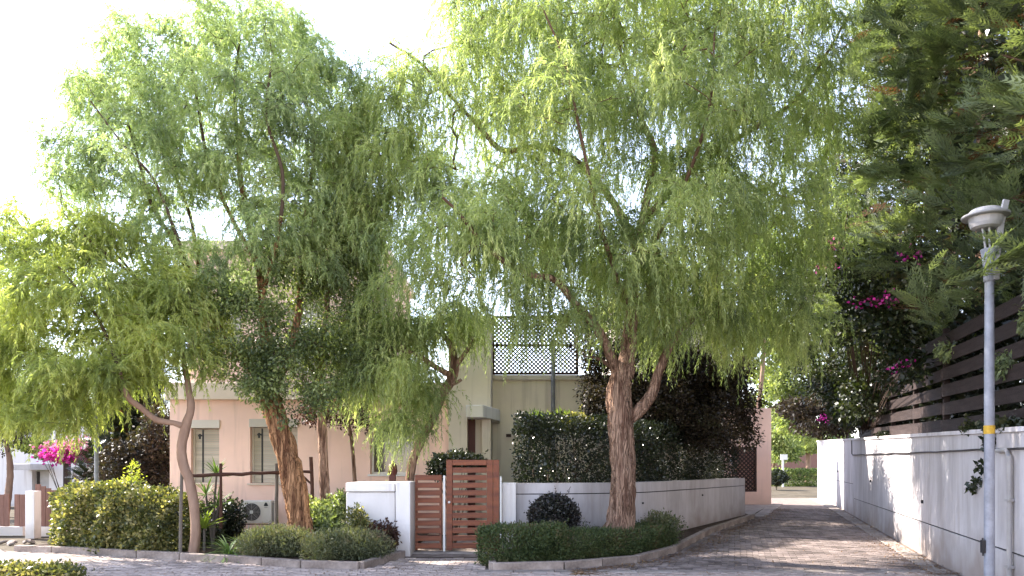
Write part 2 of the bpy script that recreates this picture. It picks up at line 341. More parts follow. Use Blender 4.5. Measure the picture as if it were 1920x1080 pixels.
def inpoly(x, y, poly):
    c = False; n = len(poly); j = n - 1
    for i in range(n):
        xi, yi = poly[i]; xj, yj = poly[j]
        if (yi > y) != (yj > y) and x < (xj - xi) * (y - yi) / (yj - yi) + xi: c = not c
        j = i
    return c
road_poly = [(-16, 6), (wallX(6), 6), (wallX(30), 30), (8.75, 30), (8.75, 25), (7.1, 21.2)] + kerbR[::-1] + kerbL[::-1] + [(-13.5, 16.6), (-16, 16.6)]
# the sheet under the paving: strips
def sheet(name, poly, m, dz, step=0.5, kind='structure'):
    import bmesh
    me = bpy.data.meshes.new(name); bm = bmesh.new()
    f = bm.faces.new([bm.verts.new((x, y, 0)) for x, y in poly])
    bmesh.ops.triangulate(bm, faces=[f])
    miny = min(p[1] for p in poly); maxy = max(p[1] for p in poly)
    y = miny + 1
    while y < maxy:
        bmesh.ops.bisect_plane(bm, geom=bm.verts[:] + bm.edges[:] + bm.faces[:], plane_co=(0, y, 0), plane_no=(0, 1, 0)); y += 1
    for x in (0.5, 1.5, 2, 2.5, 3.5):
        bmesh.ops.bisect_plane(bm, geom=bm.verts[:] + bm.edges[:] + bm.faces[:], plane_co=(x, 0, 0), plane_no=(1, 0, 0))
    for v in bm.verts: v.co.z = g(v.co.x, v.co.y) + dz
    bmesh.ops.recalc_face_normals(bm, faces=bm.faces)
    if sum(f.normal.z for f in bm.faces) < 0: bmesh.ops.reverse_faces(bm, faces=bm.faces)
    bm.to_mesh(me); bm.free(); me.materials.append(m)
    o = bpy.data.objects.new(name, me); COL.objects.link(o); tag(o, kind=kind); return o
paving = sheet('paving', road_poly, M['ground'], 0.0)
sheet('planting_bed', kerbL + [(-1.92, 14), (-1.9, 17.4), (-9.3, 17.4)], M['soil'], 0.07)
sheet('planting_bed', kerbR + [(6.5, 20.8), (6.3, 21)] + wallC[::-1][:-1] + [(-0.2, 14.0)], M['soil'], 0.07)
sheet('garden_path', [(-1.9, 13.12), (-0.36, 13.12), (-0.36, 18.9), (-1.45, 17.2), (-1.9, 17.2)], M['kerb'], 0.012)
a = Acc(); a.bx(-1.85, -0.24, 13.55, 13.85, 0.0, 0.045); a.build('doorstep', M['edging'], bevel=.008, kind='structure')
# far street: bright tarmac crossing the end of the alley
a = Acc()
a.add([(-30, 31, .36), (60, 31, .36), (60, 44, .42), (-30, 44, .42)], [(0, 1, 2, 3)])
a.V[0][:, 2] = [g(x, y) + 0.012 for x, y, z in a.V[0]]
a.build('far_street', M['asph'], kind='structure')

# paving blocks
def add_blocks():
    cell = []
    ang2 = math.atan2(1, 0.298)                 # along the alley
    for reg in (0, 1):
        if reg == 0: ux = Vector((1, 0)); uy = Vector((0, 1)); org = Vector((0, 9.6))
        else: uy = Vector((math.cos(ang2), math.sin(ang2))); ux = Vector((uy.y, -uy.x)); org = Vector((6.7, 11.3))
        for j in range(-30, 260):
            for i in range(-75, 45):
                p = org + ux * ((i + 0.5 * (j % 2)) * 0.206) + uy * (j * 0.106)
                if p.y < 9.9 or p.y > 23 or p.x < -10.5: continue
                inalley = p.x > 0.2 and p.y > 11.50 + 0 * p.x
                if (reg == 1) != inalley: continue
                if abs(p.y - 11.32) < .2 and p.x > -.6: continue
                if p.x > wallX(p.y) - 0.42: continue
                if abs(p.x) / p.y > 0.72: continue
                # keep clear of the kerb
                ok = inpoly(p.x, p.y, road_poly)
                if ok:
                    for q in ((.13, 0), (-.13, 0), (0, .13), (0, -.13)):
                        if not inpoly(p.x + q[0], p.y + q[1], road_poly): ok = False
                if not ok: continue
                cell.append((p.x, p.y, reg))
    cell.sort(key=lambda c: c[1] + abs(c[0]) * .02)
    proto = {}
    def bverts(w=.098, d=.048, h=.022, b=.006):
        V = [(-w, -d, 0), (w, -d, 0), (w, d, 0), (-w, d, 0), (-w, -d, h - b), (w, -d, h - b), (w, d, h - b), (-w, d, h - b),
             (-w + b, -d + b, h), (w - b, -d + b, h), (w - b, d - b, h), (-w + b, d - b, h)]
        Fc = [(0, 1, 5, 4), (1, 2, 6, 5), (2, 3, 7, 6), (3, 0, 4, 7), (4, 5, 9, 8), (5, 6, 10, 9), (6, 7, 11, 10), (7, 4, 8, 11), (8, 9, 10, 11)]
        return np.array(V), Fc
    V, Fc = bverts()
    vis = [c for c in cell if 10.85 < c[1]]
    for k, c in enumerate(vis[:290]):
        if c[2] not in proto:
            a = Acc(); a.add(V, Fc); o = a.build('paving_block', M['block'] if c[2] == 0 else M['block2'], paving, origin=(0, 0, 0)); proto[c[2]] = o
        else:
            o = proto[c[2]].copy(); COL.objects.link(o)
        o.location = (c[0], c[1], g(c[0], c[1]) + random.uniform(-.006, .006))
        o.rotation_euler = (random.gauss(0, .012), random.gauss(0, .012), (0 if c[2] == 0 else ang2 - math.pi / 2) + random.gauss(0, .01))
    rest = [c for c in cell if not 10.85 < c[1]] + vis[290:]
    for reg in (0, 1):
        cs = np.array([(c[0], c[1], g(c[0], c[1])) for c in rest if c[2] == reg])
        n = len(cs); th = (0 if reg == 0 else ang2 - math.pi / 2) + rng.normal(0, .012, n)
        ct, st = np.cos(th), np.sin(th)
        Vn = np.empty((n, 12, 3))
        Vn[:, :, 0] = V[None, :, 0] * ct[:, None] - V[None, :, 1] * st[:, None]
        Vn[:, :, 1] = V[None, :, 0] * st[:, None] + V[None, :, 1] * ct[:, None]
        Vn[:, :, 2] = V[None, :, 2] + rng.uniform(-.003, .004, (n, 1)) + V[None, :, 0] * rng.normal(0, .012, (n, 1))
        Vn += cs[:, None, :]
        Q = Vn[:, np.array(Fc), :].reshape(-1, 4, 3)
        t = np.repeat(rng.random(n), len(Fc))
        quads_mesh('paving_blocks', Q, M['blk'] if reg == 0 else M['blk2'], paving, tint=t, kind='stuff')
def blockmat(name, c1, c2, c3):
    m = mat(name, c1, 0.88, 0.2, col2=c2, vscale=2.0, bump=0.6, bscale=45)
    nt = m.node_tree; hsv = [n for n in nt.nodes if n.type == 'HUE_SAT'][0]
    at = nt.nodes.new('ShaderNodeAttribute'); at.attribute_name = 'tint'
    mr = nt.nodes.new('ShaderNodeMapRange'); mr.inputs['To Min'].default_value = 0.6; mr.inputs['To Max'].default_value = 1.3
    nt.links.new(at.outputs['Fac'], mr.inputs[0]); nt.links.new(mr.outputs[0], hsv.inputs['Value']); return m
M['blk'] = blockmat('paving_block_pink_sunlit_many', (0.50, 0.41, 0.36), (0.29, 0.235, 0.205), None)  # joined open-paving blocks, sunlight put into the colour
M['blk2'] = blockmat('paving_block_grey_shaded_many', (0.25, 0.205, 0.185), (0.125, 0.10, 0.09), None)  # joined alley blocks, shade put into the colour
add_blocks()

# pale edging and kerbs
def stones(root, poly, L, W, H, m, name, gap=.012, z0=-0.02, skip=None):
    for (x0, y0), (x1, y1) in zip(poly[:-1], poly[1:]):
        d = Vector((x1 - x0, y1 - y0)); n = max(1, round(d.length / L)); l = d.length / n; th = math.atan2(d.y, d.x)
        for i in range(n):
            c = Vector((x0, y0)) + d * ((i + .5) / n)
            a = Acc(); a.box((0, 0, H / 2), (l - gap, W, H), 0)
            o = a.build(name, m, root, origin=(0, 0, 0), bevel=.012)
            o.location = (c.x, c.y, g(c.x, c.y) + z0 + random.uniform(-.004, .004)); o.rotation_euler = (0, -math.atan2(g(x1, y1) - g(x0, y0), d.length), th + random.gauss(0, .006))
kr = empty('kerb', kind='structure'); stones(kr, kerbL, .95, .12, .15, M['kerb'], 'kerb_stone')
kr = empty('kerb', kind='structure'); stones(kr, kerbR, .95, .12, .15, M['kerb'], 'kerb_stone')
er = empty('edging_strip', kind='structure')
stones(er, [(-.6, 11.3), (wallX(11.3) - .45, 11.3)], .6, .26, .04, M['edging'], 'edging_slab', z0=-.015)
er = empty('edging_strip', kind='structure')
stones(er, [(wallX(y) - .25, y) for y in (8.6, 12, 16, 20, 24, 29)], .5, .28, .04, M['edging'], 'edging_slab', z0=-.012)
er = empty('edging_strip', kind='structure')
stones(er, [(6.75, 20.4), (7.3, 21.6), (8.95, 25.2)], .45, .36, .04, M['edging'], 'edging_slab', z0=-.012)
sheet('side_apron', [(6.65, 20.6), (7.1, 21.7), (8.7, 25.0), (6.6, 25.0), (6.3, 21)], M['edging'], 0.02)

# ------------------------------------------------------------------ pink house
def wall_holes(a, x0, x1, z0, z1, y, holes, depth=.28):
    xc = sorted({x0, x1, *[h[0] for h in holes], *[h[1] for h in holes]}); zc = sorted({z0, z1, *[h[2] for h in holes], *[h[3] for h in holes]})
    for i in range(len(xc) - 1):
        for j in range(len(zc) - 1):
            cx, cz = (xc[i] + xc[i + 1]) / 2, (zc[j] + zc[j + 1]) / 2
            if any(h[0] < cx < h[1] and h[2] < cz < h[3] for h in holes): continue
            a.add([(xc[i], y, zc[j]), (xc[i + 1], y, zc[j]), (xc[i + 1], y, zc[j + 1]), (xc[i], y, zc[j + 1])], [(0, 1, 2, 3)])
    for h in holes:
        p = [(h[0], h[2]), (h[1], h[2]), (h[1], h[3]), (h[0], h[3])]
        for k in range(4):
            (ax, az), (bx_, bz) = p[k], p[(k + 1) % 4]
            a.add([(ax, y, az), (bx_, y, bz), (bx_, y + depth, bz), (ax, y + depth, az)], [(0, 1, 2, 3)])
HY = 17.5
hx0, hx1 = -8.02, -1.475
house = empty('pink_house', (-5, HY, 0), label='pink rendered two-storey house with roller-shuttered windows behind the trees', cat='house')
wins = [(X(358, HY), X(411, HY), Z(905, HY), Z(788, HY)), (X(469, HY), X(558, HY), Z(906, HY), Z(786, HY)), (X(694, HY), X(775, HY), Z(889, HY), Z(800, HY))]
a = Acc(); wall_holes(a, hx0, hx1, 0, 3.16, HY, wins)
a.add([(hx0, HY, 0), (hx0, HY + 6, 0), (hx0, HY + 6, 3.16), (hx0, HY, 3.16)], [(0, 1, 2, 3)])
a.add([(hx1, HY, 0), (hx1, HY + 6, 0), (hx1, HY + 6, 3.16), (hx1, HY, 3.16)], [(0, 1, 2, 3)])
a.add([(hx0, HY + 6, 0), (hx1, HY + 6, 0), (hx1, HY + 6, 3.16), (hx0, HY + 6, 3.16)], [(0, 1, 2, 3)])
a.add([(hx0, HY + .3, 0), (hx1, HY + .3, 0), (hx1, HY + .3, 3.1), (hx0, HY + .3, 3.1)], [(0, 1, 2, 3)])
a.build('ground_floor_wall', M['pink'], house)
a = Acc(); a.bx(hx0 - .05, hx1 - .003, HY - .14, HY + 6.1, 3.163, 3.56); a.build('floor_slab', M['beige'], house, bevel=.01)
# upper floor
UY = 18.35
uw = [(X(405, UY), X(452, UY), Z(650, UY), Z(560, UY)), (X(540, UY), X(612, UY), Z(700, UY), Z(560, UY))]
a = Acc(); wall_holes(a, hx0 + .05, -3.2, 3.563, 6.9, UY, uw)
for x in (hx0 + .05, -3.2):
    a.add([(x, UY, 3.563), (x, HY + 6, 3.563), (x, HY + 6, 6.9), (x, UY, 6.9)], [(0, 1, 2, 3)])
a.add([(hx0 + .05, HY + 6, 3.563), (-3.2, HY + 6, 3.563), (-3.2, HY + 6, 6.9), (hx0 + .05, HY + 6, 6.9)], [(0, 1, 2, 3)])
a.build('upper_floor_wall', M['pink'], house)
a = Acc(); a.bx(hx0 - .08, -3.08, UY - .14, HY + 6.12, 6.903, 7.12); a.build('roof', M['beige'], house, bevel=.012)
for h in uw:
    wd = Acc(); t = .05
    for b in ((h[0], h[0] + t, h[2], h[3]), (h[1] - t, h[1], h[2], h[3]), (h[0] + t, h[1] - t, h[2], h[2] + t), (h[0] + t, h[1] - t, h[3] - t, h[3]),
              ((h[0] + h[1]) / 2 - t / 2, (h[0] + h[1]) / 2 + t / 2, h[2] + t, h[3] - t)):
        wd.bx(b[0] + .002, b[1] - .002, UY + .17, UY + .22, b[2] + .002, b[3] - .002)
    wo = wd.build('window', M['whitem'], house)
    a = Acc(); a.bx(h[0] + t, h[1] - t, UY + .19, UY + .2, h[2] + t, h[3] - t); p = a.build('pane', M['curtain'], None); p.parent = wo; p.location = (0, 0, 0)
def shuttered(h, bare=False):
    """roller shutter box, guide frame, slats, sill"""
    fr = Acc(); t = .045
    fr.bx(h[0] + .002, h[0] + t, HY + .12, HY + .2, h[2] + .002, h[3] - .19); fr.bx(h[1] - t, h[1] - .002, HY + .12, HY + .2, h[2] + .002, h[3] - .19); fr.bx(h[0] + t - .004, h[1] - t + .004, HY + .18, HY + .21, h[2] + .002, h[2] + .03)
    wo = fr.build('window', M['shutter'], house, bevel=.004)
    def sub(a, n, m, **k):
        o = a.build(n, m, None, **k); o.parent = wo; o.location = o.location; return o
    a = Acc(); a.bx(h[0] - .02, h[1] + .02, HY - .03, HY + .24, h[3] - .185, h[3] + .004); sub(a, 'shutter_box', M['shutter'], bevel=.006)
    z = h[2] + .01; first = None
    while z < h[3] - .24:
        if first is None:
            a = Acc(); a.box((0, 0, 0), (h[1] - h[0] - 2 * t, .014, .047), 0, rx=.14)
            first = sub(a, 'shutter_slat', M['shutter'], origin=(0, 0, 0)); first.location = ((h[0] + h[1]) / 2, HY + .165, z + .025)
        else:
            c = first.copy(); COL.objects.link(c); c.location = ((h[0] + h[1]) / 2, HY + .165, z + .025)
        z += .052
    a = Acc(); a.bx(h[0] - .05, h[1] + .05, HY - .06, HY + .1, h[2] - .045, h[2] - .002); sub(a, 'sill', M['beige'], bevel=.006)
    # open casement bar with its latch
    a = Acc(); a.bx(h[0] + .27, h[0] + .30, HY - .02, HY + .02, h[2] + .01, h[3] - .22)
    a.bx(h[0] + .17, h[0] + .27, HY - .01, HY + .01, h[3] - .38, h[3] - .34); a.bx(h[0] + .19, h[0] + .23, HY - .015, HY + .015, h[3] - .44, h[3] - .32)
    sub(a, 'latch_bar', M['black'])
shuttered(wins[0]); shuttered(wins[1])
h = wins[2]; t = .05; fr = Acc()
for b in ((h[0], h[0] + t, h[2], h[3]), (h[1] - t, h[1], h[2], h[3]), (h[0] + t, h[1] - t, h[2], h[2] + t), (h[0] + .47, h[0] + .53, h[2] + t, h[3] - t), (h[0] + t, h[1] - t, h[3] - t, h[3])):
    fr.bx(b[0]  - .001, b[1] + .001, HY + .2, HY + .25, b[2] + .002, b[3] - .002)
wo = fr.build('window', M['whitem'], house)
a = Acc(); a.bx(h[0] + t, h[1] - t, HY + .22, HY + .23, h[2] + t, h[3] - .002); o = a.build('pane', M['glass'], None); o.parent = wo; o.location = (0, 0, 0)
a = Acc(); a.bx(h[0] - .05, h[1] + .08, HY - .05, HY + .1, h[2] - .05, h[2] - .002); o = a.build('sill', M['whitem'], None, bevel=.006); o.parent = wo; o.location = (0, 0, 0)

# cream tower and terrace wall: parts of one building
cream = empty('cream_house_wing', (-1, 17.3, 0), label='cream rendered house wing with a small white door canopy behind the brown gate', cat='house')
tx0, tx1 = -1.47, X(920, 17.3)
door = (X(876, 17.3), X(904, 17.3), 0, 2.74)
a = Acc(); wall_holes(a, tx0, tx1, 0, 5.1, 17.3, [door], .5)
for x in (tx0, tx1): a.add([(x, 17.3, 0), (x, 21.5, 0), (x, 21.5, 5.1), (x, 17.3, 5.1)], [(0, 1, 2, 3)])
a.add([(tx0, 17.3, 5.1), (tx1, 17.3, 5.1), (tx1, 21.5, 5.1), (tx0, 21.5, 5.1)], [(0, 1, 2, 3)])
a.add([(tx0, 21.5, 0), (tx1, 21.5, 0), (tx1, 21.5, 5.1), (tx0, 21.5, 5.1)], [(0, 1, 2, 3)])
a.add([(tx0, 17.85, 0), (tx1, 17.85, 0), (tx1, 17.85, 5.1), (tx0, 17.85, 5.1)], [(0, 1, 2, 3)])
a.build('wall', M['cream'], cream)
a = Acc(); a.bx(door[0] + .003, door[0] + .17, 17.62, 17.66, 0, 2.73); d_ = a.build('door', M['red'], cream)
a = Acc(); a.bx(door[0] + .17, door[1] - .003, 17.70, 17.75, 0, 2.738); a.build('door_side_panel', M['cream'], cream)
a = Acc(); a.prism([(-1.02, 17.29), (-1.02, 16.6), (-.64, 16.6), (-.30, 17.9), (-.30, 18.97), (tx1 + .004, 18.97), (tx1 + .004, 17.29)], Z(783, 17.0) - .02, Z(762, 17.0))
a.build('canopy', M['white'], cream, bevel=.01)
TY = 19.0
a = Acc(); a.bx(3.0, 6.1, 21.5, 24.9, .1, 6.3); a.build('unseen_shade_block', M['cream'], cream)  # unseen volume behind the dark tree, added to cast shade over the alley
a = Acc(); a.bx(2.9, 6.2, 21.4, 24.95, 6.303, 6.5); a.build('unseen_shade_roof', M['beige'], cream)  # top of the added shade volume
a = Acc(); a.bx(tx1 + .003, 4.2, TY, TY + .25, 0, 3.80); a.build('terrace_wall', M['cream'], cream)
a = Acc(); a.bx(tx1 + .003, 4.2, TY - .05, TY + .3, 3.802, 3.93); a.build('ledge', M['cream'], cream, bevel=.008)
a = Acc(); a.bx(X(962, 17.9), X(972, 17.9) + .05, TY - .09, TY - .002, 2.42, 2.5); a.build('wall_light', M['latt'], cream)
a = Acc(); a.bx(-.15, -.02, TY - .07, TY - .002, 2.35, 2.43); a.build('wall_light', M['latt'], cream)
# lattice
lx0, lx1, lz0, lz1, ly = X(922, TY), X(1085, TY), 3.95, 5.45, TY + .08
lat = empty('lattice_screen', ((lx0 + lx1) / 2, ly, lz0), label='dark brown diagonal lattice screen standing on the cream terrace ledge', cat='lattice screen')
a = Acc()
for b in ((lx0, lx0 + .06, lz0, lz1), (lx1 - .06, lx1, lz0, lz1), (lx0 + .06, lx1 - .06, lz0, lz0 + .06), (lx0 + .06, lx1 - .06, lz1 - .06, lz1), (lx0 + .06, lx1 - .06, lz0 + .72, lz0 + .77)):
    a.bx(b[0], b[1], ly - .03, ly + .03, b[2], b[3])
a.build('frame', M['latt'], lat, bevel=.004)
def laths(root, x0, x1, z0, z1, y, pitch, w_, m):
    L = (x1 - x0) + (z1 - z0); k = 0
    s = pitch / 2
    while s < L:
        for sg in (1, -1):
            # line x - x0 + sg' ... clip 45 degree line
            if sg == 1: pts = [(x0 + s, z0), (x0 + s - (z1 - z0), z1)]
            else: pts = [(x0 + s - (z1 - z0), z0), (x0 + s, z1)]
            (ax, az), (bx_, bz) = pts
            def clip(ax, az, bx_, bz):
                for lim, sgn in ((x0, 1), (x1, -1)):
                    da, db = sgn * (ax - lim), sgn * (bx_ - lim)
                    if da < 0 and db < 0: return None
                    if da < 0: t = da / (da - db); ax, az = ax + (bx_ - ax) * t, az + (bz - az) * t
                    elif db < 0: t = da / (da - db); bx_, bz = ax + (bx_ - ax) * t, az + (bz - az) * t
                return ax, az, bx_, bz
            c = clip(ax, az, bx_, bz)
            if c and math.hypot(c[2] - c[0], c[3] - c[1]) > .05:
                a = Acc(); l = math.hypot(c[2] - c[0], c[3] - c[1])
                a.box(((c[0] + c[2]) / 2, y + sg * .006, (c[1] + c[3]) / 2), (l, .009, w_), ry=-math.atan2(c[3] - c[1], c[2] - c[0]))
                a.build('lath', m, root)
        s += pitch
laths(lat, lx0 + .02, lx1 - .02, lz0 + .02, lz1 - .02, ly, .105, .036, M['latt'])
a = Acc(); a.tube([(X(1037, 18.8), 18.8, 0), (X(1037, 18.8), 18.8, 4.75)], .052, 14); a.tube([(X(1037, 18.8), 18.8, 4.75), (X(1037, 18.8), 18.8, 4.8)], .062, 14)
o = a.build('grey_pole', M['lamp'], smooth=False); tag(o, 'tall grey round pole standing against the cream terrace wall and lattice', 'pole')

# ------------------------------------------------------------------ white gate walls
gw = empty('meter_box_wall', (-2.4, 13.2, 0), label='white boxy garden wall end with coping left of the brown gate', cat='wall')
a = Acc(); a.bx(-2.94, -2.075, 13.24, 14.4, 0, 1.145); a.build('panel', M['white'], gw, bevel=.008)
a = Acc(); a.bx(-2.94, -2.075, 13.20, 14.4, 1.16, 1.315); a.build('coping', M['white'], gw, bevel=.008)
a = Acc(); a.bx(-2.9, -2.1, 13.28, 14.3, 1.14, 1.17); a.build('groove', M['conduit'], gw)
a = Acc(); a.bx(-2.06, -1.80, 13.2, 13.95, 0, 1.33); a.build('pillar', M['white'], gw, bevel=.008)
cw = empty('curved_garden_wall', (2.6, 14.9, 0), label='long curved white garden wall with a groove below its top, dark hedge above', cat='wall')
def band(a, poly, thick, z0f, z1f, off=0):
    n = len(poly); V = []
    for i, (x, y) in enumerate(poly):
        p0 = Vector(poly[max(i - 1, 0)]); p1 = Vector(poly[min(i + 1, n - 1)]); d = (p1 - p0).normalized(); nr = Vector((-d.y, d.x))
        f = Vector((x, y)) + nr * off; b = Vector((x, y)) + nr * thick
        z0, z1 = z0f(x, y), z1f(x, y)
        V += [(f.x, f.y, z0), (f.x, f.y, z1), (b.x, b.y, z1), (b.x, b.y, z0)]
    Fc = []
    for i in range(n - 1):
        for k in range(4): Fc.append((i * 4 + k, i * 4 + (k + 1) % 4, (i + 1) * 4 + (k + 1) % 4, (i + 1) * 4 + k))
    Fc += [(0, 1, 2, 3), ((n - 1) * 4 + 3, (n - 1) * 4 + 2, (n - 1) * 4 + 1, (n - 1) * 4)]
    a.add(V, Fc)
a = Acc(); band(a, wallC, .24, lambda x, y: -.1, lambda x, y: 1.075); a.build('lower_wall', M['white2'], cw)
a = Acc(); band(a, wallC, .24, lambda x, y: 1.095, lambda x, y: 1.29); a.build('coping', M['white2'], cw)
a = Acc(); band(a, wallC, .22, lambda x, y: 1.07, lambda x, y: 1.10, off=.03); a.build('groove', M['black'], cw)
a = Acc(); a.bx(-.185, .075, 13.86, 14.2, 0, 1.30); a.build('pillar', M['white'], cw, bevel=.008)
for (x, y) in ((2.62, 14.96), (4.48, 17.58)):
    a = Acc(); a.box((x, y, .93 if x > 3 else .87), (.035, .05, .035)); a.build('weep_hole', M['black'], cw)

# ------------------------------------------------------------------ gate
GY = 13.68
gate = empty('wooden_gate', (-1, GY, .05), label='red-brown slatted gate with one tall and one short leaf between white walls', cat='gate')
def leafgate(x0, x1, z1, n, stile, nm):
    a = Acc(); a.bx(x0, x0 + stile, GY, GY + .05, .07, z1); a.bx(x1 - stile, x1, GY, GY + .05, .07, z1)
    if stile > .08: a.bx(x1 - stile * 2 - .008, x1 - stile - .006, GY + .004, GY + .05, .07, z1)
    fr = a.build(nm, M['gate'], gate, bevel=.004)
    xi = x0 + stile + .002 if stile > .08 else x0 + .004; xe = x1 - (stile * 2 + .012 if stile > .08 else .004)
    first = None; top = z1 - .002
    for i in range(n):
        z = top - .05 - i * .1385
        if z < .1: break
        if first is None:
            a = Acc(); a.box((0, 0, 0), (xe - xi, .024, .098)); first = a.build('slat', M['gate'], None, origin=(0, 0, 0), bevel=.003); first.parent = fr; o = first
        else: o = first.copy(); COL.objects.link(o)
        o.location = ((xi + xe) / 2, GY + (.02 if stile > .08 else -.014), z)
        o.rotation_euler = (random.gauss(0, .015), random.gauss(0, .002), 0)
leafgate(-1.205, -.235, 1.727, 13, .11, 'tall_leaf')
leafgate(-1.775, -1.285, 1.45, 11, .045, 'short_leaf')
a = Acc(); a.bx(-1.262, -1.225, GY, GY + .04, .046, 1.44); a.build('centre_post', M['whitem'], gate, bevel=.003)
a = Acc(); a.bx(-.222, -.19, GY + .02, GY + .06, .046, 1.42); a.build('hanging_post', M['whitem'], gate, bevel=.003)
a = Acc(); a.lathe([(.0, 0), (.022, 0), (.022, .01), (.012, .012), (.012, .03), (.02, .035), (.02, .05), (0, .055)], sides=14)
o = a.build('handle', M['whitem'], gate, origin=(0, 0, 0)); o.rotation_euler = (math.pi / 2, 0, 0); o.location = (-1.15 + 1, -.005, .90)

# ------------------------------------------------------------------ pink gatehouse at the alley
pe = empty('pink_gatehouse', (8.2, 25, .3), label='narrow pink wall end with a dark lattice gate beside the alley', cat='building')
PY = 25.0; hl = (X(1372, PY), X(1419, PY), Z(922, PY), Z(838, PY))
a = Acc(); wall_holes(a, 5.0, 8.68, .1, 3.56, PY, [hl], .3)
a.add([(8.68, PY, .1), (8.68, PY + .5, .1), (8.68, PY + .5, 3.56), (8.68, PY, 3.56)], [(0, 1, 2, 3)])
a.add([(5, PY, 3.56), (8.68, PY, 3.56), (8.68, PY + .5, 3.56), (5, PY + .5, 3.56)], [(0, 1, 2, 3)])
a.add([(5, PY + .5, .1), (8.68, PY + .5, .1), (8.68, PY + .5, 3.56), (5, PY + .5, 3.56)], [(0, 1, 2, 3)])
a.build('wall', M['pink'], pe)
a = Acc(); a.bx(hl[1] - .06, hl[1], PY + .02, PY + .07, hl[2], hl[3]); a.bx(hl[0], hl[1] - .06, PY + .02, PY + .07, hl[3] - .06, hl[3]); a.bx(hl[0], hl[1] - .06, PY + .02, PY + .07, hl[2], hl[2] + .06)
fr = a.build('lattice_gate', M['latt'], pe)
laths(pe, hl[0] + .03, hl[1] - .03, hl[2] + .03, hl[3] - .03, PY + .045, .14, .045, M['latt'])

# ------------------------------------------------------------------ retaining wall on the right
rw = empty('retaining_wall', (wallX(11.4), 11.4, 0), label='long white plastered retaining wall with grooves along the right of the alley', cat='wall')
def ztop(y): return 2.03 + .027 * (y - 9.5)
def seg(y0, y1, jz, nm):
    poly = [(wallX(y), y) for y in np.linspace(y0, y1, 12)][::-1]   # reversed: thickness goes to the right
    jf = lambda x, y: jz + .012 * (y - 10)
    a = Acc(); band(a, poly, .3, lambda x, y: g(x, y) - .2, jf); a.build(nm, M['white2'], rw)
    a = Acc(); band(a, poly, .28, lambda x, y: jf(x, y) - .01, lambda x, y: jf(x, y) + .035, off=.02); a.build('groove', M['black'], rw)
    a = Acc(); band(a, poly, .3, lambda x, y: jf(x, y) + .022, lambda x, y: ztop(y)); a.build('upper_wall', M['white2'], rw)
seg(4.0, 21.0, .57, 'lower_wall'); seg(21.004, 30.0, .97, 'lower_wall')
a = Acc(); poly = [(wallX(y) - .03, y) for y in np.linspace(4, 30.03, 12)][::-1]
band(a, poly, .4, lambda x, y: ztop(y) + .002, lambda x, y: ztop(y) + .06); a.build('coping', M['white2'], rw)
for y, z in ((13.2, .98), (24, 1.45), (27, 1.5), (18.2, 1.25)):
    a = Acc(); a.box((wallX(y), y, z), (.05, .06, .06)); a.build('weep_hole', M['black'], rw)
a = Acc(); a.tube([(wallX(21.05) - .03, 21.05, ztop(21)), (wallX(21) - .03, 21.0, 1.95)] + [(wallX(y) - .03, y, 1.82 + .0092 * (y - 9) + random.uniform(-.012, .008)) for y in np.linspace(20.9, 4.2, 26)], .014, 6)
tag(a.build('wall_cable', M['cable']), 'thin dark cable running along under the coping of the right wall', 'cable')
cy = 8.92
a = Acc(); a.tube([(wallX(cy + .45) - .04, cy + .45, 1.80), (wallX(cy + .1) - .05, cy + .1, 1.80), (wallX(cy) - .05, cy, 1.72), (wallX(cy) - .05, cy, -.02)], .028, 12)
for z in (.4, 1.2): a.box((wallX(cy) - .04, cy, z), (.09, .09, .03))
tag(a.build('conduit_pipe', M['conduit'], smooth=False), 'grey vertical conduit pipe clipped to the white wall right of the lamp post', 'pipe')

# fence on top of it
fe = empty('slatted_fence', (wallX(11.4) + .2, 11.4, 2.1), label='dark weathered horizontal board fence on top of the white retaining wall', cat='fence')
th = math.atan2(1, .298); py = 4.2; first = None
while py < 21.1:
    x, z = wallX(py) + .24, ztop(py) + .055
    a = Acc(); a.box((x, py, z + .88), (.09, .09, 1.76), th); a.build('post', M['post'], fe, bevel=.004)
    if py + 2.1 < 21.2:
        for r in range(6):
            if r == 1 and 18 < py: pass
            cx, cyy = wallX(py + 1.04) + .17, py + 1.04; cz = ztop(cyy) + .055 + .125 + r * .283
            L = 2.1 * math.hypot(1, .298)
            if first is None:
                a = Acc(); a.box((0, 0, 0), (L - .012, .026, .20)); first = a.build('board', M['fence'], fe, origin=(0, 0, 0), bevel=.004); o = first
            else: o = first.copy(); COL.objects.link(o)
            o.location = Vector((cx, cyy, cz + random.uniform(-.012, .012))) - fe.location
            o.rotation_euler = (random.gauss(0, .02), -math.atan(.026) + random.gauss(0, .004), th)
    py += 2.1

# ------------------------------------------------------------------ street lamp
LY = 8.8; lx = X(1855, LY)
lamp = empty('street_lamp', (lx, LY, 0), label='pale blue-grey street lamp with round dish head in front of the right wall', cat='street lamp')
a = Acc(); a.tube([(lx, LY, 0), (lx, LY, 2.4), (lx, LY, 3.85)], [.058, .054, .048], 24); a.build('pole', M['lamp'], lamp, smooth=False)
a = Acc(); a.lathe([(.056, 3.78), (.062, 3.8), (.062, 3.95), (.085, 4.12), (.095, 4.16), (.07, 4.17)], (lx, LY, 0), 20); a.build('collar', M['lamp'], lamp)
a = Acc(); a.lathe([(.0585, 1.985), (.0595, 2.085)], (lx, LY, 0), 24); a.build('yellow_band', M['yellow'], lamp)
a = Acc(); a.box((lx - .075, LY, .66), (.035, .05, .15)); a.tube([(lx - .075, LY, .55), (lx - .08, LY, .76)], .01, 6); a.build('bracket', M['black'], lamp)
a = Acc()
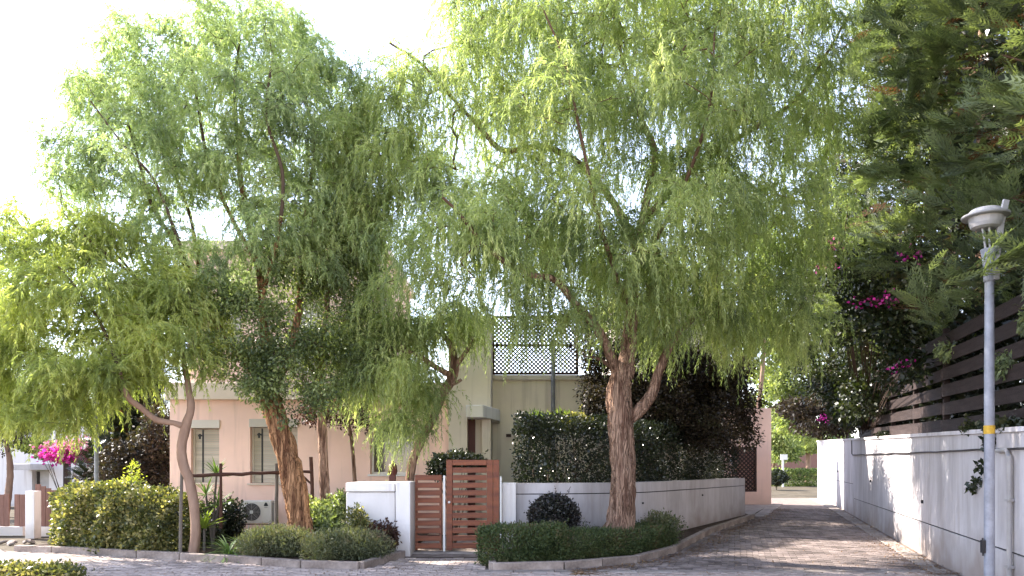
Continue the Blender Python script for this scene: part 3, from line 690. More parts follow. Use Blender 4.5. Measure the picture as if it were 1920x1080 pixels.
for dx, dy in ((-.075, -.02), (-.02, .05), (-.03, -.05)):
    a.tube([(lx + dx * .7, LY + dy, 4.12), (lx + dx * 1.0, LY + dy, 4.3), (lx + dx * 1.5, LY + dy * 1.3, 4.47)], .013, 8)
a.build('arm', M['lampg'], lamp)
a = Acc(); pts = [(lx + .045, LY - .05, 3.80), (lx + .055, LY - .055, 4.1), (lx + .10, LY - .055, 4.45), (lx + .16, LY - .05, 4.72)]
for (p, q) in zip(pts[:-1], pts[1:]):
    a.box(((p[0] + q[0]) / 2, p[1], (p[2] + q[2]) / 2), (.07, .035, math.dist(p, q) + .01), ry=math.atan2(q[0] - p[0], q[2] - p[2]))
a.build('support_bar', M['lampg'], lamp, bevel=.004)
hc = (lx - .045, LY, 0)
a = Acc(); a.lathe([(.001, 4.395), (.10, 4.40), (.15, 4.42), (.168, 4.46), (.18, 4.53), (.18, 4.54)], hc, 40); a.build('bowl', M['lampg'], lamp)
a = Acc(); a.lathe([(.19, 4.53), (.245, 4.535), (.252, 4.545), (.252, 4.56), (.20, 4.58), (.17, 4.61), (.15, 4.63), (.08, 4.65), (.001, 4.655)], hc, 40); a.build('shade', M['lamph'], lamp)

px, pyy = X(181, 15.2), 15.2
a = Acc(); a.tube([(px, pyy, 0), (px, pyy, 3.4)], .042, 14); a.tube([(px, pyy, 3.4), (px, pyy, 3.45)], .055, 14)
tag(a.build('grey_post', M['lamp']), 'slim grey round post rising out of the variegated hedge at the left', 'pole')

# ------------------------------------------------------------------ air conditioner
AY = 16.4
ac = empty('air_conditioner', (X(481, AY), AY, .3), label='beige outdoor air conditioner with round fan grille below the shuttered window', cat='air conditioner')
ax0, ax1, az0, az1 = X(452, AY), X(509, AY), Z(981, AY), Z(939, AY)
a = Acc(); a.bx(ax0, ax1, AY, AY + .3, az0, az1); a.build('casing', M['acbody'], ac, bevel=.012)
gx, gz, gr = ax0 + .235, (az0 + az1) / 2, .195
a = Acc(); a.lathe([(.001, 0), (gr, 0), (gr, .006), (.001, .006)], sides=36); o = a.build('fan_opening', M['black'], ac, origin=(0, 0, 0)); o.rotation_euler = (math.pi / 2, 0, 0); o.location = Vector((gx, AY - .002, gz)) - ac.location
a = Acc()
for r in (.04, .07, .10, .13, .16, .19):
    a.tube([(gx + r * math.cos(t), AY - .012, gz + r * math.sin(t)) for t in np.linspace(0, 2 * math.pi, 33)], .0055, 4, cap=False)
for t in np.linspace(0, math.pi, 5)[:-1]:
    a.tube([(gx - gr * math.cos(t), AY - .014, gz - gr * math.sin(t)), (gx + gr * math.cos(t), AY - .014, gz + gr * math.sin(t))], .006, 4)
a.build('fan_grille', M['grille'], ac)
a = Acc(); a.bx(gx - .035, gx + .035, AY - .028, AY - .02, gz - .035, gz + .035); a.build('hub_plate', M['whitem'], ac)
a = Acc(); ex, ez = ax1 - .12, az1 - .09
a.add([(ex - .05, AY - .004, ez - .02), (ex - .02, AY - .004, ez - .03), (ex + .02, AY - .004, ez - .03), (ex + .05, AY - .004, ez - .02), (ex + .03, AY - .004, ez + .03), (ex, AY - .004, ez + .06), (ex - .03, AY - .004, ez + .03)], [tuple(range(7))])
a.bx(ex - .035, ex + .035, AY - .005, AY - .002, ez - .06, ez - .052); a.build('emblem', M['black'], ac)
a = Acc(); a.bx(ax1 + .002, ax1 + .06, AY + .05, AY + .28, az0 + .03, az1 - .04); a.build('side_cover', M['grille'], ac)
for lx_ in (ax0 + .06, ax1 - .06):
    a = Acc(); a.tube([(lx_ - .06, AY - .1, .0), (lx_, AY + .02, az0 - .01), (lx_, AY + .3, az0 - .01), (lx_, AY + .32, 0)], .014, 6); a.build('stand_leg', M['whitem'], ac)
a = Acc(); a.tube([(ax0 - .3, AY - .02, az0 - .02), (ax1 + .1, AY - .02, az0 - .02)], .012, 6); a.build('stand_rail', M['rail'], ac)

# ------------------------------------------------------------------ tree stakes
tag(Acc().tube([P(341, 885, 12.95), P(339, 960, 12.95), P(338, 1042, 12.9)], [.028, .03, .032], 9, rough=.1).build('tree_stake', M['stake']), 'pale grey wooden stake tied beside the slim curved trunk', 'stake')
sf = empty('stake_frame', P(500, 1010, 14.6), label='rustic brown wooden rail and posts propping the thick leaning trunk', cat='support frame')
def lin(p, q, n=8): return [p.lerp(q, i / n) + Vector((0, random.uniform(-.01, .01), random.uniform(-.012, .012))) for i in range(n + 1)]
Acc().tube(lin(P(345, 893, 13.4), P(586, 884, 14.6), 14), .034, 9, rough=.25, freq=12).build('rail', M['rail'], sf)
Acc().tube(lin(P(414, 868, 14.0), P(414, 990, 14.0)), .03, 9, rough=.15).build('post', M['rail'], sf)
Acc().tube(lin(P(519, 868, 14.5), P(518, 1000, 14.3)), .036, 9, rough=.1).build('post', M['stake'], sf)
Acc().tube(lin(P(583, 857, 14.6), P(588, 985, 14.6)), .036, 9, rough=.15).build('post', M['rail'], sf)
Acc().tube(lin(P(560, 885, 14.6), P(586, 909, 14.6), 3), .022, 8).build('brace', M['rail'], sf)

# brown carved post by the window
a = Acc(); q = P(736, 905, 14.9); a.box((q.x, q.y, .72), (.12, .12, 1.44)); a.lathe([(.085, 1.44), (.1, 1.52), (.085, 1.62), (.03, 1.70), (.001, 1.71)], (q.x, q.y, 0), 10)
tag(a.build('wooden_post', M['red'], bevel=.004), 'short red-brown wooden post with rounded top behind the white wall end', 'post')

# ------------------------------------------------------------------ neighbour plot at the left
NY = 30.0
nb = empty('white_house', (X(90, NY), NY, 0), label='low white house with grey flat porch roof far left behind the garden fence', cat='house')
a = Acc(); wall_holes(a, X(-120, NY), X(172, NY), 0, Z(800, NY), NY, [(X(60, NY), X(92, NY), 0, Z(882, NY))], .3)
a.add([(X(172, NY), NY, 0), (X(172, NY), NY + 6, 0), (X(172, NY), NY + 6, Z(800, NY)), (X(172, NY), NY, Z(800, NY))], [(0, 1, 2, 3)])
a.add([(X(-120, NY), NY, Z(800, NY)), (X(172, NY), NY, Z(800, NY)), (X(172, NY), NY + 6, Z(800, NY)), (X(-120, NY), NY + 6, Z(800, NY))], [(0, 1, 2, 3)])
a.build('wall', M['white'], nb)
a = Acc(); a.bx(X(60, NY) + .02, X(92, NY) - .02, NY + .2, NY + .24, 0, Z(882, NY) - .02); d_ = a.build('door', M['conduit'], nb)
a = Acc(); a.bx(X(64, NY), X(69, NY), NY + .17, NY + .2, 0, 1.4); a.bx(X(88, NY), X(91, NY), NY + .17, NY + .2, 0, 1.4); a.build('door_frame', M['dark'], nb)
a = Acc(); a.bx(X(52, NY), X(96, NY), NY - 1.3, NY - .003, Z(881, NY), Z(870, NY)); a.build('porch_roof', M['conduit'], nb, bevel=.01)
pg = empty('pergola', (X(125, 27), 27, 0), label='dark wooden pergola carrying magenta bougainvillea far left', cat='pergola')
for u in (123, 171, 215):
    a = Acc(); a.bx(X(u, 27) - .09, X(u, 27) + .09, 27, 27.18, 0, 2.0); a.build('post', M['latt'], pg)
a = Acc(); a.bx(X(100, 27), X(230, 27), 26.98, 27.2, 2.003, 2.15); a.build('beam', M['latt'], pg)
FY = 17.4
nf = empty('board_fence', (X(40, FY), FY, 0), label='low brown vertical board fence on a white kerb at the far left', cat='fence')
a = Acc(); a.bx(X(-60, FY), X(47, FY), FY - .08, FY + .12, 0, .2); a.build('base_wall', M['white'], nf)
bw = .12; x = X(-60, FY); k = 0
while x < X(46, FY):
    if abs(x - X(17, FY)) > .06:
        a = Acc(); a.bx(x, x + bw - .008, FY, FY + .03, .2 + random.uniform(0, .01), Z(927, FY) + random.uniform(-.01, .01)); a.build('board', M['nfence'], nf)
    x += bw
nf2 = empty('board_fence', (X(85, 17), 17, 0), label='brown board fence with a slanting top between white post and variegated hedge', cat='fence')
a = Acc(); a.bx(X(66, 17.2), X(120, 17.2), 17.1, 17.35, 0, .22); a.build('base_wall', M['white'], nf2)
x = X(66, 17.2); k = 0
while x < X(118, 17.2):
    a = Acc(); a.bx(x, x + bw - .008, 17.2, 17.23, .22, Z(908, 17.2) - k * .045); a.build('board', M['nfence'], nf2); x += bw; k += 1
a = Acc(); q = 16.6; a.bx(X(47, q), X(64, q), q, q + .25, 0, Z(921, q)); a.bx(X(48, q) + .02, X(64, q) - .03, q - .006, q - .002, Z(934, q), Z(930, q))
tag(a.build('white_post', M['white'], bevel=.01), 'square white gatepost between the two brown board fences', 'post')
a = Acc(); a.bx(X(178, 15.6), X(335, 15.6), 15.6, 15.85, 0, Z(929, 15.6)); a.bx(X(176, 15.6), X(337, 15.6), 15.57, 15.88, Z(929, 15.6) + .002, Z(925, 15.6) + .03)
tag(a.build('low_wall', M['white'], bevel=.008), 'low white garden wall behind the variegated hedge', 'wall')
# scraps on the paving
sb = empty('stone_rubble', P(25, 1020, 15.8), label='small heap of pale broken stones on the paving beside the white gatepost', cat='rubble')
for i in range(7):
    q = Vector((X(8 + i * 9, 15.6) + random.uniform(-.05, .05), 15.5 + random.uniform(-.2, .3), .03)); a = Acc(); r = random.uniform(.04, .10)
    a.lathe([(r * .7, -.03), (r, .0), (r * .8, r * .35), (r * .3, r * .5)], sides=6); o = a.build('stone', M['kerb'], sb, origin=(0, 0, 0)); o.location = q - sb.location; o.rotation_euler = (.2, .3, random.uniform(0, 6)); o.scale = (1.4, .9, .8)

# ------------------------------------------------------------------ foliage machinery
def lump(d, k, amp):
    return 1 + amp * (np.sin(d[:, 0] * k + k) * np.cos(d[:, 1] * k * 1.3 + 2 * k) + .6 * np.sin(d[:, 2] * k * 1.9 + d[:, 0] * k * 1.1 + 3))
def cloud(clumps, n, L, W, shell=.45, amp=.14, droop=0.0, out=0.6, up=0.0, jit=.25):
    """leaves spread in the outer part of ellipsoids [(centre, radii)] -> quads"""
    vol = np.array([r[0] * r[1] + r[1] * r[2] + r[0] * r[2] for c, r in clumps]); cnt = (n * vol / vol.sum()).astype(int); R = []
    for (c, r), m in zip(clumps, cnt):
        d = norm(rng.normal(size=(m, 3))); rr = (shell + (1 - shell) * rng.random((m, 1)) ** .7) * lump(d, 3.3 + c[0] % 2, amp)[:, None]
        p = np.array(c) + d * rr * np.array(r) + rng.normal(size=(m, 3)) * .02
        ax = norm(d * out + rng.normal(size=(m, 3)) * .6 + np.array([0, 0, up - droop]))
        nr = norm(d + rng.normal(size=(m, 3)) * .7)
        s = 1 + jit * rng.normal(size=(m, 1)).clip(-2, 2)
        R.append(leaf_quads(p, ax, L * s, W * s, nr))
    return shoots(np.concatenate(R), max(4, int(n / 350)), L, W)
def shoots(Q, n, L, W, l=(.08, .26), up=.5):
    """stray shoots standing proud of a clipped or mounded surface"""
    k = rng.integers(0, len(Q), n); b = Q[k, 0]; c = Q[:, 0].mean(0)
    d = norm(norm(b - c) * .7 + norm(Q[k, 2] - b) * .5 + rng.normal(size=(n, 3)) * .3 + np.array([0, 0, up])); ln = rng.uniform(*l, (n, 1)); R_ = []
    for j in range(9):
        p = b + d * ln * (j / 8); R_.append(leaf_quads(p, d * .7 + rng.normal(size=(n, 3)) * .55, L * rng.uniform(.6, 1.1, (n, 1)), W))
    return np.concatenate([Q] + R_)
def hedge_box(poly, halfw, z0, z1, n, L, W, rough=.06, up=0, out=.5):
    """clipped hedge following a polyline"""
    poly = [Vector((*p, 0)) for p in poly]; segs = [(b - a).length for a, b in zip(poly[:-1], poly[1:])]; tot = sum(segs)
    s = rng.random(n) * (tot + 2 * halfw) - halfw
    cum = np.concatenate([[0], np.cumsum(segs)]); P0 = np.array([(p.x, p.y) for p in poly])
    sc_ = s.clip(0, tot); px_ = np.interp(sc_, cum, P0[:, 0]); py_ = np.interp(sc_, cum, P0[:, 1])
    idx = np.searchsorted(cum, sc_, side='right').clip(1, len(cum) - 1) - 1
    D = norm(P0[idx + 1] - P0[idx]); Nn = np.stack([-D[:, 1], D[:, 0]], 1)
    over = s - sc_
    # superellipse cross-section
    t = rng.random(n) * 2 * math.pi; rr = 1 - .35 * rng.random(n) ** 1.6
    ct, st = np.cos(t), np.sin(t); q = (np.abs(ct) ** 5 + np.abs(st) ** 5) ** (-1 / 5)
    cy_, cz_ = ct * q * rr, st * q * rr
    endsc = np.sqrt(np.maximum(1 - (over / halfw) ** 4, .02))
    wob = 1 + rough * (np.sin(s * 5.1 + t * 2) + np.sin(s * 11.3 + 3 * t) * .7 + np.sin(s * 2.2))
    lat = cy_ * halfw * endsc * wob; hh = (z1 - z0) / 2; zz = z0 + hh + cz_ * hh * (1 + rough * .5 * np.sin(s * 7 + 1) + rough * .5 * np.sin(s * 3.1))
    p = np.stack([px_ + Nn[:, 0] * lat + D[:, 0] * over, py_ + Nn[:, 1] * lat + D[:, 1] * over, zz], 1) + rng.normal(size=(n, 3)) * .025
    nd = np.stack([Nn[:, 0] * cy_, Nn[:, 1] * cy_, cz_], 1)
    ax = norm(nd * out + rng.normal(size=(n, 3)) * .5 + np.array([0, 0, up])); nr = norm(nd + rng.normal(size=(n, 3)) * .6)
    sz = 1 + .25 * rng.normal(size=(n, 1)).clip(-2, 2)
    return shoots(leaf_quads(p, ax, L * sz, W * sz, nr), max(6, int(n / 420)), L, W)
def stems(a, base, tips, r0=.012, n=5):
    for t in tips:
        b = Vector(base) + Vector((random.uniform(-.05, .05), random.uniform(-.05, .05), 0)); t = Vector(t)
        m = b.lerp(t, .5) + Vector((random.uniform(-.05, .05), random.uniform(-.05, .05), .08))
        a.tube([b, m, t], [r0, r0 * .8, r0 * .4], 5)

def pw(c, r, Y):      # clump from picture measure and distance to metres
    q = P(c[0], c[1], Y); return (tuple(q), (r[0] / F * Y, r[2] if len(r) > 2 else r[0] / F * Y, r[1] / F * Y))

class Skel:
    def __init__(s): s.p = []; s.par = []; s.r = []; s.fix = []
    def limb(s, pts, rads, start=None):
        """pts list of Vector; smoothed; returns index of last node"""
        prev = start if start is not None else -1
        c = [Vector(q) for q in pts]; c = [2 * c[0] - c[1]] + c + [2 * c[-1] - c[-2]]; rr = [rads[0]] + list(rads) + [rads[-1]]
        chain = []
        for i in range(1, len(c) - 2):
            L = (c[i + 1] - c[i]).length; k = max(2, int(L / .09))
            for j in range(k):
                t = j / k; p0, p1, p2, p3 = c[i - 1:i + 3]
                q = .5 * ((2 * p1) + (-p0 + p2) * t + (2 * p0 - 5 * p1 + 4 * p2 - p3) * t * t + (-p0 + 3 * p1 - 3 * p2 + p3) * t ** 3)
                chain.append((q, rr[i] + (rr[i + 1] - rr[i]) * t))
        chain.append((c[-2], rads[-1]))
        ids = []
        for q, r in chain:
            s.p.append(np.array(q)); s.par.append(prev); s.r.append(r); s.fix.append(True); prev = len(s.p) - 1; ids.append(prev)
        return chain, ids
    def near(s, q, lo=0):
        A = np.array(s.p[lo:]); return lo + int(np.argmin(((A - np.array(q)) ** 2).sum(1)))
    def grow(s, pts, upbias=.5, tipr=.004, lo=0, wob=.10):
        root = s.p[lo]
        pts = sorted(pts, key=lambda q: min(np.linalg.norm(np.array(s.p[k]) - q) for k in range(lo, len(s.fix), 12)))
        dist0 = np.array([np.linalg.norm(q - root) for q in s.p])
        for q in pts:
            A = np.array(s.p[lo:]); d = np.linalg.norm(A - q, axis=1)
            # prefer joining lower than the target
            pen = d + .55 * np.maximum(A[:, 2] - q[2] + .1, 0) + .12 * np.linalg.norm(A - root, axis=1) * 0
            k = lo + int(np.argmin(pen)); b = s.p[k]; D = np.linalg.norm(q - b)
            if D < .12: continue
            pd = s.p[k] - s.p[s.par[k]] if s.par[k] >= 0 else np.array([0, 0, 1.])
            pd = pd / max(np.linalg.norm(pd), 1e-6)
            c1 = b + (pd * .5 + np.array([0, 0, upbias])) * D * .42; n = max(2, int(D / .15)); prev = k
            ph = rng.random(3) * 6
            for j in range(1, n + 1):
                t = j / n; x = (1 - t) ** 2 * b + 2 * t * (1 - t) * c1 + t * t * q
                x = x + np.sin(ph + t * 9) * wob * D * .25 * t * (1 - t)
                s.p.append(x); s.par.append(prev); s.r.append(0); s.fix.append(False); prev = len(s.p) - 1
    def radii(s, tipr=.004, ex=2.3, cap=.05):
        n = len(s.p); acc = np.zeros(n); ch = np.zeros(n, int)
        for i in range(n - 1, -1, -1):
            if s.par[i] >= 0: ch[s.par[i]] += 1
        for i in range(n - 1, -1, -1):
            if ch[i] == 0: acc[i] = max(acc[i], tipr ** ex)
            r = acc[i] ** (1 / ex)
            if not s.fix[i]: s.r[i] = min(r, cap)
            if s.par[i] >= 0: acc[s.par[i]] += acc[i] + (tipr ** ex) * .02
    def twigs(s, a):
        """tubes along the grown chains"""
        n = len(s.p); ch = [[] for _ in range(n)]
        for i in range(n):
            if s.par[i] >= 0 and not s.fix[i]: ch[s.par[i]].append(i)
        starts = [(s.par[i], i) for i in range(n) if not s.fix[i] and s.par[i] >= 0 and (s.fix[s.par[i]] or ch[s.par[i]][0] != i)]
        for b, i in starts:
            pts = [s.p[b]]; rad = [min(s.r[i] * 1.1, s.r[b] if s.r[b] else 1)]; k = i
            while True:
                pts.append(s.p[k]); rad.append(s.r[k])
                if not ch[k]: break
                k = ch[k][0]
            a.tube([Vector(q) for q in pts], rad, 5 if rad[0] < .02 else 8, cap=False)

def sample_clumps(cl, n, shell=.3):
    vol = np.array([r[0] * r[1] * r[2] for c, r in cl]) ** .75; cnt = np.maximum(1, (n * vol / vol.sum()).round().astype(int)); R = []
    for (c, r), m in zip(cl, cnt):
        d = norm(rng.normal(size=(m, 3))); rr = (shell + (1 - shell) * rng.random((m, 1)) ** .6); R.append(np.array(c) + d * rr * np.array(r))
    return np.concatenate(R)

def strands(starts, dirs, Lmin, Lmax, K=12, per=3, leafL=.13, leafW=.02, g_=1.0, spread=.55, tint_s=.5):
    """hanging sprays: chains that arch over and droop, with lance leaves -> quads, tints, centre lines"""
    N = len(starts); L = rng.uniform(Lmin, Lmax, (N, 1)); step = L / K
    d = norm(dirs); p = starts.copy(); Q = []; T = []; ts = rng.random(N)
    wind = rng.normal(size=(N, 3)) * .06; path = [p.copy()]
    for k in range(K):
        d = norm(d + np.array([0, 0, -1.]) * g_ * (.22 + .5 * k / K) * rng.uniform(.5, 1.2, (N, 1)) + wind + rng.normal(size=(N, 3)) * .07)
        p2 = p + d * step
        for j in range(per):
            f = rng.random((N, 1)); base = p + (p2 - p) * f
            sd = norm(np.cross(d, rng.normal(size=(N, 3))))
            ld = norm(d * .75 + sd * spread + np.array([0, 0, -.45]))
            s = rng.uniform(.6, 1.25, (N, 1)) * (1 - .35 * k / K)
            Q.append(lance_tris(base, ld, leafL * s, leafW * s)); T.append((tint_s * ts + (1 - tint_s) * rng.random(N)))
        p = p2; path.append(p.copy())
    return np.concatenate(Q), np.concatenate(T), np.stack(path, 1)
def strand_lines(path, w=.004):
    path = path[:, ::2]
    A = path[:, :-1].reshape(-1, 3); B = path[:, 1:].reshape(-1, 3); sd = norm(np.cross(B - A, rng.normal(size=A.shape))) * w
    return np.stack([A - sd, B - sd * .8, B + sd * .8, A + sd], 1)

def skel_starts(sk, n, frac_tip=True, minr=0, maxr=.02, lo=0):
    idx = [i for i in range(lo, len(sk.p)) if not sk.fix[i] and sk.r[i] < maxr and sk.par[i] >= 0]
    # weight to thin ends
    wgt = np.array([1 / (sk.r[i] + .004) for i in idx]); wgt /= wgt.sum()
    ch = rng.choice(len(idx), n, p=wgt); idx = np.array(idx)[ch]
    p = np.array([sk.p[i] for i in idx]); q = np.array([sk.p[sk.par[i]] for i in idx]); d = norm(p - q)
    p = p + (q - p) * rng.random((n, 1))
    return p, d

def pepper_tree(name, label, base, limbs, clumps, natt, nstr, leaf, bark, twig, L=(.5, 1.0), per=3, leafL=.13, leafW=.02, g_=1.0, group=None, sides=44, rough=.16, K=12, upbias=.5, spread=.55, shell=.3, freq=6, maxr=.02, ks=.86, kl=.66, thin=.035):
    """limbs: list of (points, radii, parent limb index or None)"""
    root = empty(name, base, label=label, cat='tree', group=group)
    sk = Skel(); a = Acc(); tb = Acc()
    for pts, rads, par in limbs:
        st = None
        if par is not None: st = sk.near(pts[0])
        rads = [r * (ks if par is None else kl) for r in rads]; big = max(rads) > .05
        chain, ids = sk.limb(pts, rads, st)
        cut = next((i for i, c in enumerate(chain) if c[1] < thin), len(chain))
        if cut > 2: a.tube([c[0] for c in chain[:cut]], [c[1] for c in chain[:cut]], sides if big else 14, rough=rough if big else .12, cap=True, freq=freq, flute=.10 if par is None else 0)
        if cut < len(chain) - 2: k_ = max(cut - 2, 0); tb.tube([c[0] for c in chain[k_:]], [c[1] for c in chain[k_:]], 8, rough=.12, cap=True)
    a.build('trunk', bark, root, smooth=True)
    sk.grow(list(sample_clumps(clumps, natt, shell)), upbias); sk.radii()
    t = tb; sk.twigs(t); t.build('branches', twig, root, kind='stuff')
    p, d = skel_starts(sk, nstr, maxr=maxr)
    p = p + rng.normal(size=p.shape) * .09
    dirs = norm(d * .8 + norm(rng.normal(size=p.shape)) * .8 + np.array([0, 0, .25]))
    Q, T, path = strands(p, dirs, L[0], L[1], K, per, leafL, leafW, g_, spread)
    quads_mesh('crown', Q, leaf, root, tint=T, kind='stuff')
    SL = strand_lines(path); quads_mesh('hanging_twigs', SL, leaf, root, tint=np.full(len(SL), .35), kind='stuff')
    return root, sk

def PL(seq): return [P(u, v, Y) for u, v, Y in seq]
px_ = lambda r, Y=13.4: r / F * Y

# --- big pepper tree right of the gate
T2 = 13.3
limbs = [
    (PL([(1160, 1010, T2), (1166, 960, T2), (1170, 900, T2), (1167, 830, T2), (1163, 780, T2), (1160, 730, T2), (1172, 685, T2)]), [px_(36), px_(30), px_(27), px_(26), px_(28), px_(26), px_(24)], None),
    (PL([(1172, 690, T2), (1180, 640, T2), (1184, 580, T2 - .1), (1190, 510, T2 - .1), (1200, 440, T2), (1213, 370, T2 + .1), (1228, 290, T2 + .2), (1203, 225, T2 + .1), (1180, 150, T2), (1155, 60, T2 - .2), (1150, -40, T2 - .3)]), [px_(23), px_(21), px_(18), px_(15), px_(13), px_(11), px_(10), px_(8), px_(6), px_(4), px_(3)], 0),
    (PL([(1160, 705, T2), (1140, 655, T2 - .2), (1112, 605, T2 - .5), (1080, 572, T2 - .8), (1040, 525, T2 - 1.1), (985, 512, T2 - 1.4), (920, 470, T2 - 1.8), (860, 400, T2 - 2.0), (830, 370, T2 - 2.1)]), [px_(17), px_(14), px_(12), px_(10), px_(8), px_(7), px_(6), px_(4), px_(3)], 0),
    (PL([(1172, 795, T2), (1200, 768, T2 - .05), (1222, 738, T2 - .1), (1238, 690, T2 - .1), (1262, 640, T2), (1310, 590, T2 + .4), (1380, 560, T2 + .9), (1450, 510, T2 + 1.3)]), [px_(16), px_(17), px_(16), px_(13), px_(10), px_(8), px_(6), px_(4)], 0),
    (PL([(1196, 470, T2), (1150, 380, T2 + .3), (1090, 310, T2 + .5), (1020, 275, T2 + .5), (945, 282, T2 + .4), (900, 240, T2 + .3), (845, 180, T2 + .2), (790, 120, T2), (730, 80, T2 - .1)]), [px_(12), px_(11), px_(10), px_(9), px_(8), px_(6), px_(5), px_(4), px_(3)], 1),
    (PL([(1205, 420, T2), (1270, 345, T2 + .3), (1350, 280, T2 + .6), (1440, 225, T2 + .8), (1500, 180, T2 + .7), (1545, 110, T2 + .5), (1590, 30, T2 + .3)]), [px_(11), px_(9), px_(8), px_(7), px_(6), px_(4), px_(3)], 1),
    (PL([(1184, 590, T2 - .1), (1150, 500, T2 - .8), (1120, 400, T2 - 1.5), (1090, 260, T2 - 1.9), (1060, 120, T2 - 2.0), (1020, 20, T2 - 2.1)]), [px_(8), px_(6), px_(5), px_(4), px_(3), px_(2)], 1),
    (PL([(1190, 510, T2 - .1), (1240, 430, T2 - .9), (1290, 330, T2 - 1.5), (1330, 200, T2 - 1.7), (1340, 60, T2 - 1.6)]), [px_(7), px_(6), px_(5), px_(4), px_(2)], 1),
    (PL([(1150, 690, T2), (1120, 672, T2 - .2), (1095, 668, T2 - .4)]), [px_(7), px_(4), px_(2)], 0),
]
D2 = 2.1
cl = []
for u, v, ru, rv, dy, ry in [(1000, 110, 170, 100, 0, D2), (1180, 50, 170, 90, -.5, D2), (1350, 100, 150, 110, 0, D2), (1480, 160, 100, 110, .5, 1.5),
                             (880, 170, 110, 100, 0, 1.6), (745, 130, 60, 55, 0, 1.0), (800, 260, 95, 70, .4, 1.3), (1050, 250, 150, 90, -.6, D2), (1250, 230, 140, 110, -.9, D2),
                             (1400, 310, 120, 110, 0, D2), (1110, 400, 130, 80, -1, 1.7), (1280, 420, 140, 90, -.6, D2), (1430, 440, 100, 80, .4, 1.7), (1190, 520, 110, 50, -.5, 1.6),
                             (1320, 560, 120, 60, 0, 1.7), (1440, 560, 90, 60, .6, 1.4), (1010, 500, 80, 50, -1.0, 1.2), (1250, 600, 130, 35, .2, 1.7), (1390, 610, 90, 40, .6, 1.5), (1130, 560, 70, 30, -.9, 1.0), (1500, 420, 80, 90, .8, 1.4), (1540, 240, 60, 100, .8, 1.2), (700, 330, 60, 70, .3, 1.0), (740, 210, 70, 60, .2, 1.0), (790, 360, 70, 50, .3, 1.0), (690, 430, 50, 50, .6, .8), (740, 540, 50, 40, .3, .8), (830, 520, 60, 30, -1.2, .8), (650, 260, 40, 60, .4, .8), (1060, 480, 90, 50, 1.6, 1.2), (1160, 500, 80, 60, 1.8, 1.2), (930, 450, 80, 50, 1.4, 1.0), (1280, 520, 90, 60, 1.9, 1.2), (780, 460, 60, 30, -1.5, .7), (920, 440, 60, 50, -1.5, .8), (965, 535, 60, 30, -1.3, .8), (860, 510, 60, 35, -1.7, .7), (910, 560, 40, 20, -1.5, .5), (760, 290, 70, 50, .1, 1.0), (840, 350, 70, 50, -.3, 1.0), (920, 330, 60, 50, .8, 1.0), (700, 340, 50, 60, .5, .8), (690, 180, 40, 50, .2, .7), (990, 580, 60, 20, -1.2, .7), (1050, 600, 40, 15, -.9, .6), (900, 460, 60, 40, .3, .9), (1000, 400, 80, 50, .4, 1.2), (950, 380, 90, 50, -.4, 1.2), (1480, 620, 70, 40, 1.2, 1.2), (860, 400, 90, 55, -1.7, 1.0), (800, 430, 50, 45, -1.6, .7),
                             (1100, -60, 260, 70, -.3, 2.4), (1350, -50, 200, 80, 0, 2.2), (900, 20, 90, 50, 0, 1.2), (1000, 590, 60, 15, -.6, .9), (1520, 60, 70, 80, .4, 1.1)]:
    cl.append(pw((u, v), (ru, rv, ry), T2 + dy))
pepper_tree('pepper_tree', 'tall weeping pepper tree with thick red-brown forked trunk in front of the curved wall', P(1165, 1010, T2), limbs, cl, 1450, 12800, M['pepper'], M['barkr'], M['twigr'],
            L=(.4, 1.15), per=3, leafL=.13, leafW=.021, K=13, spread=.6, g_=1.1)

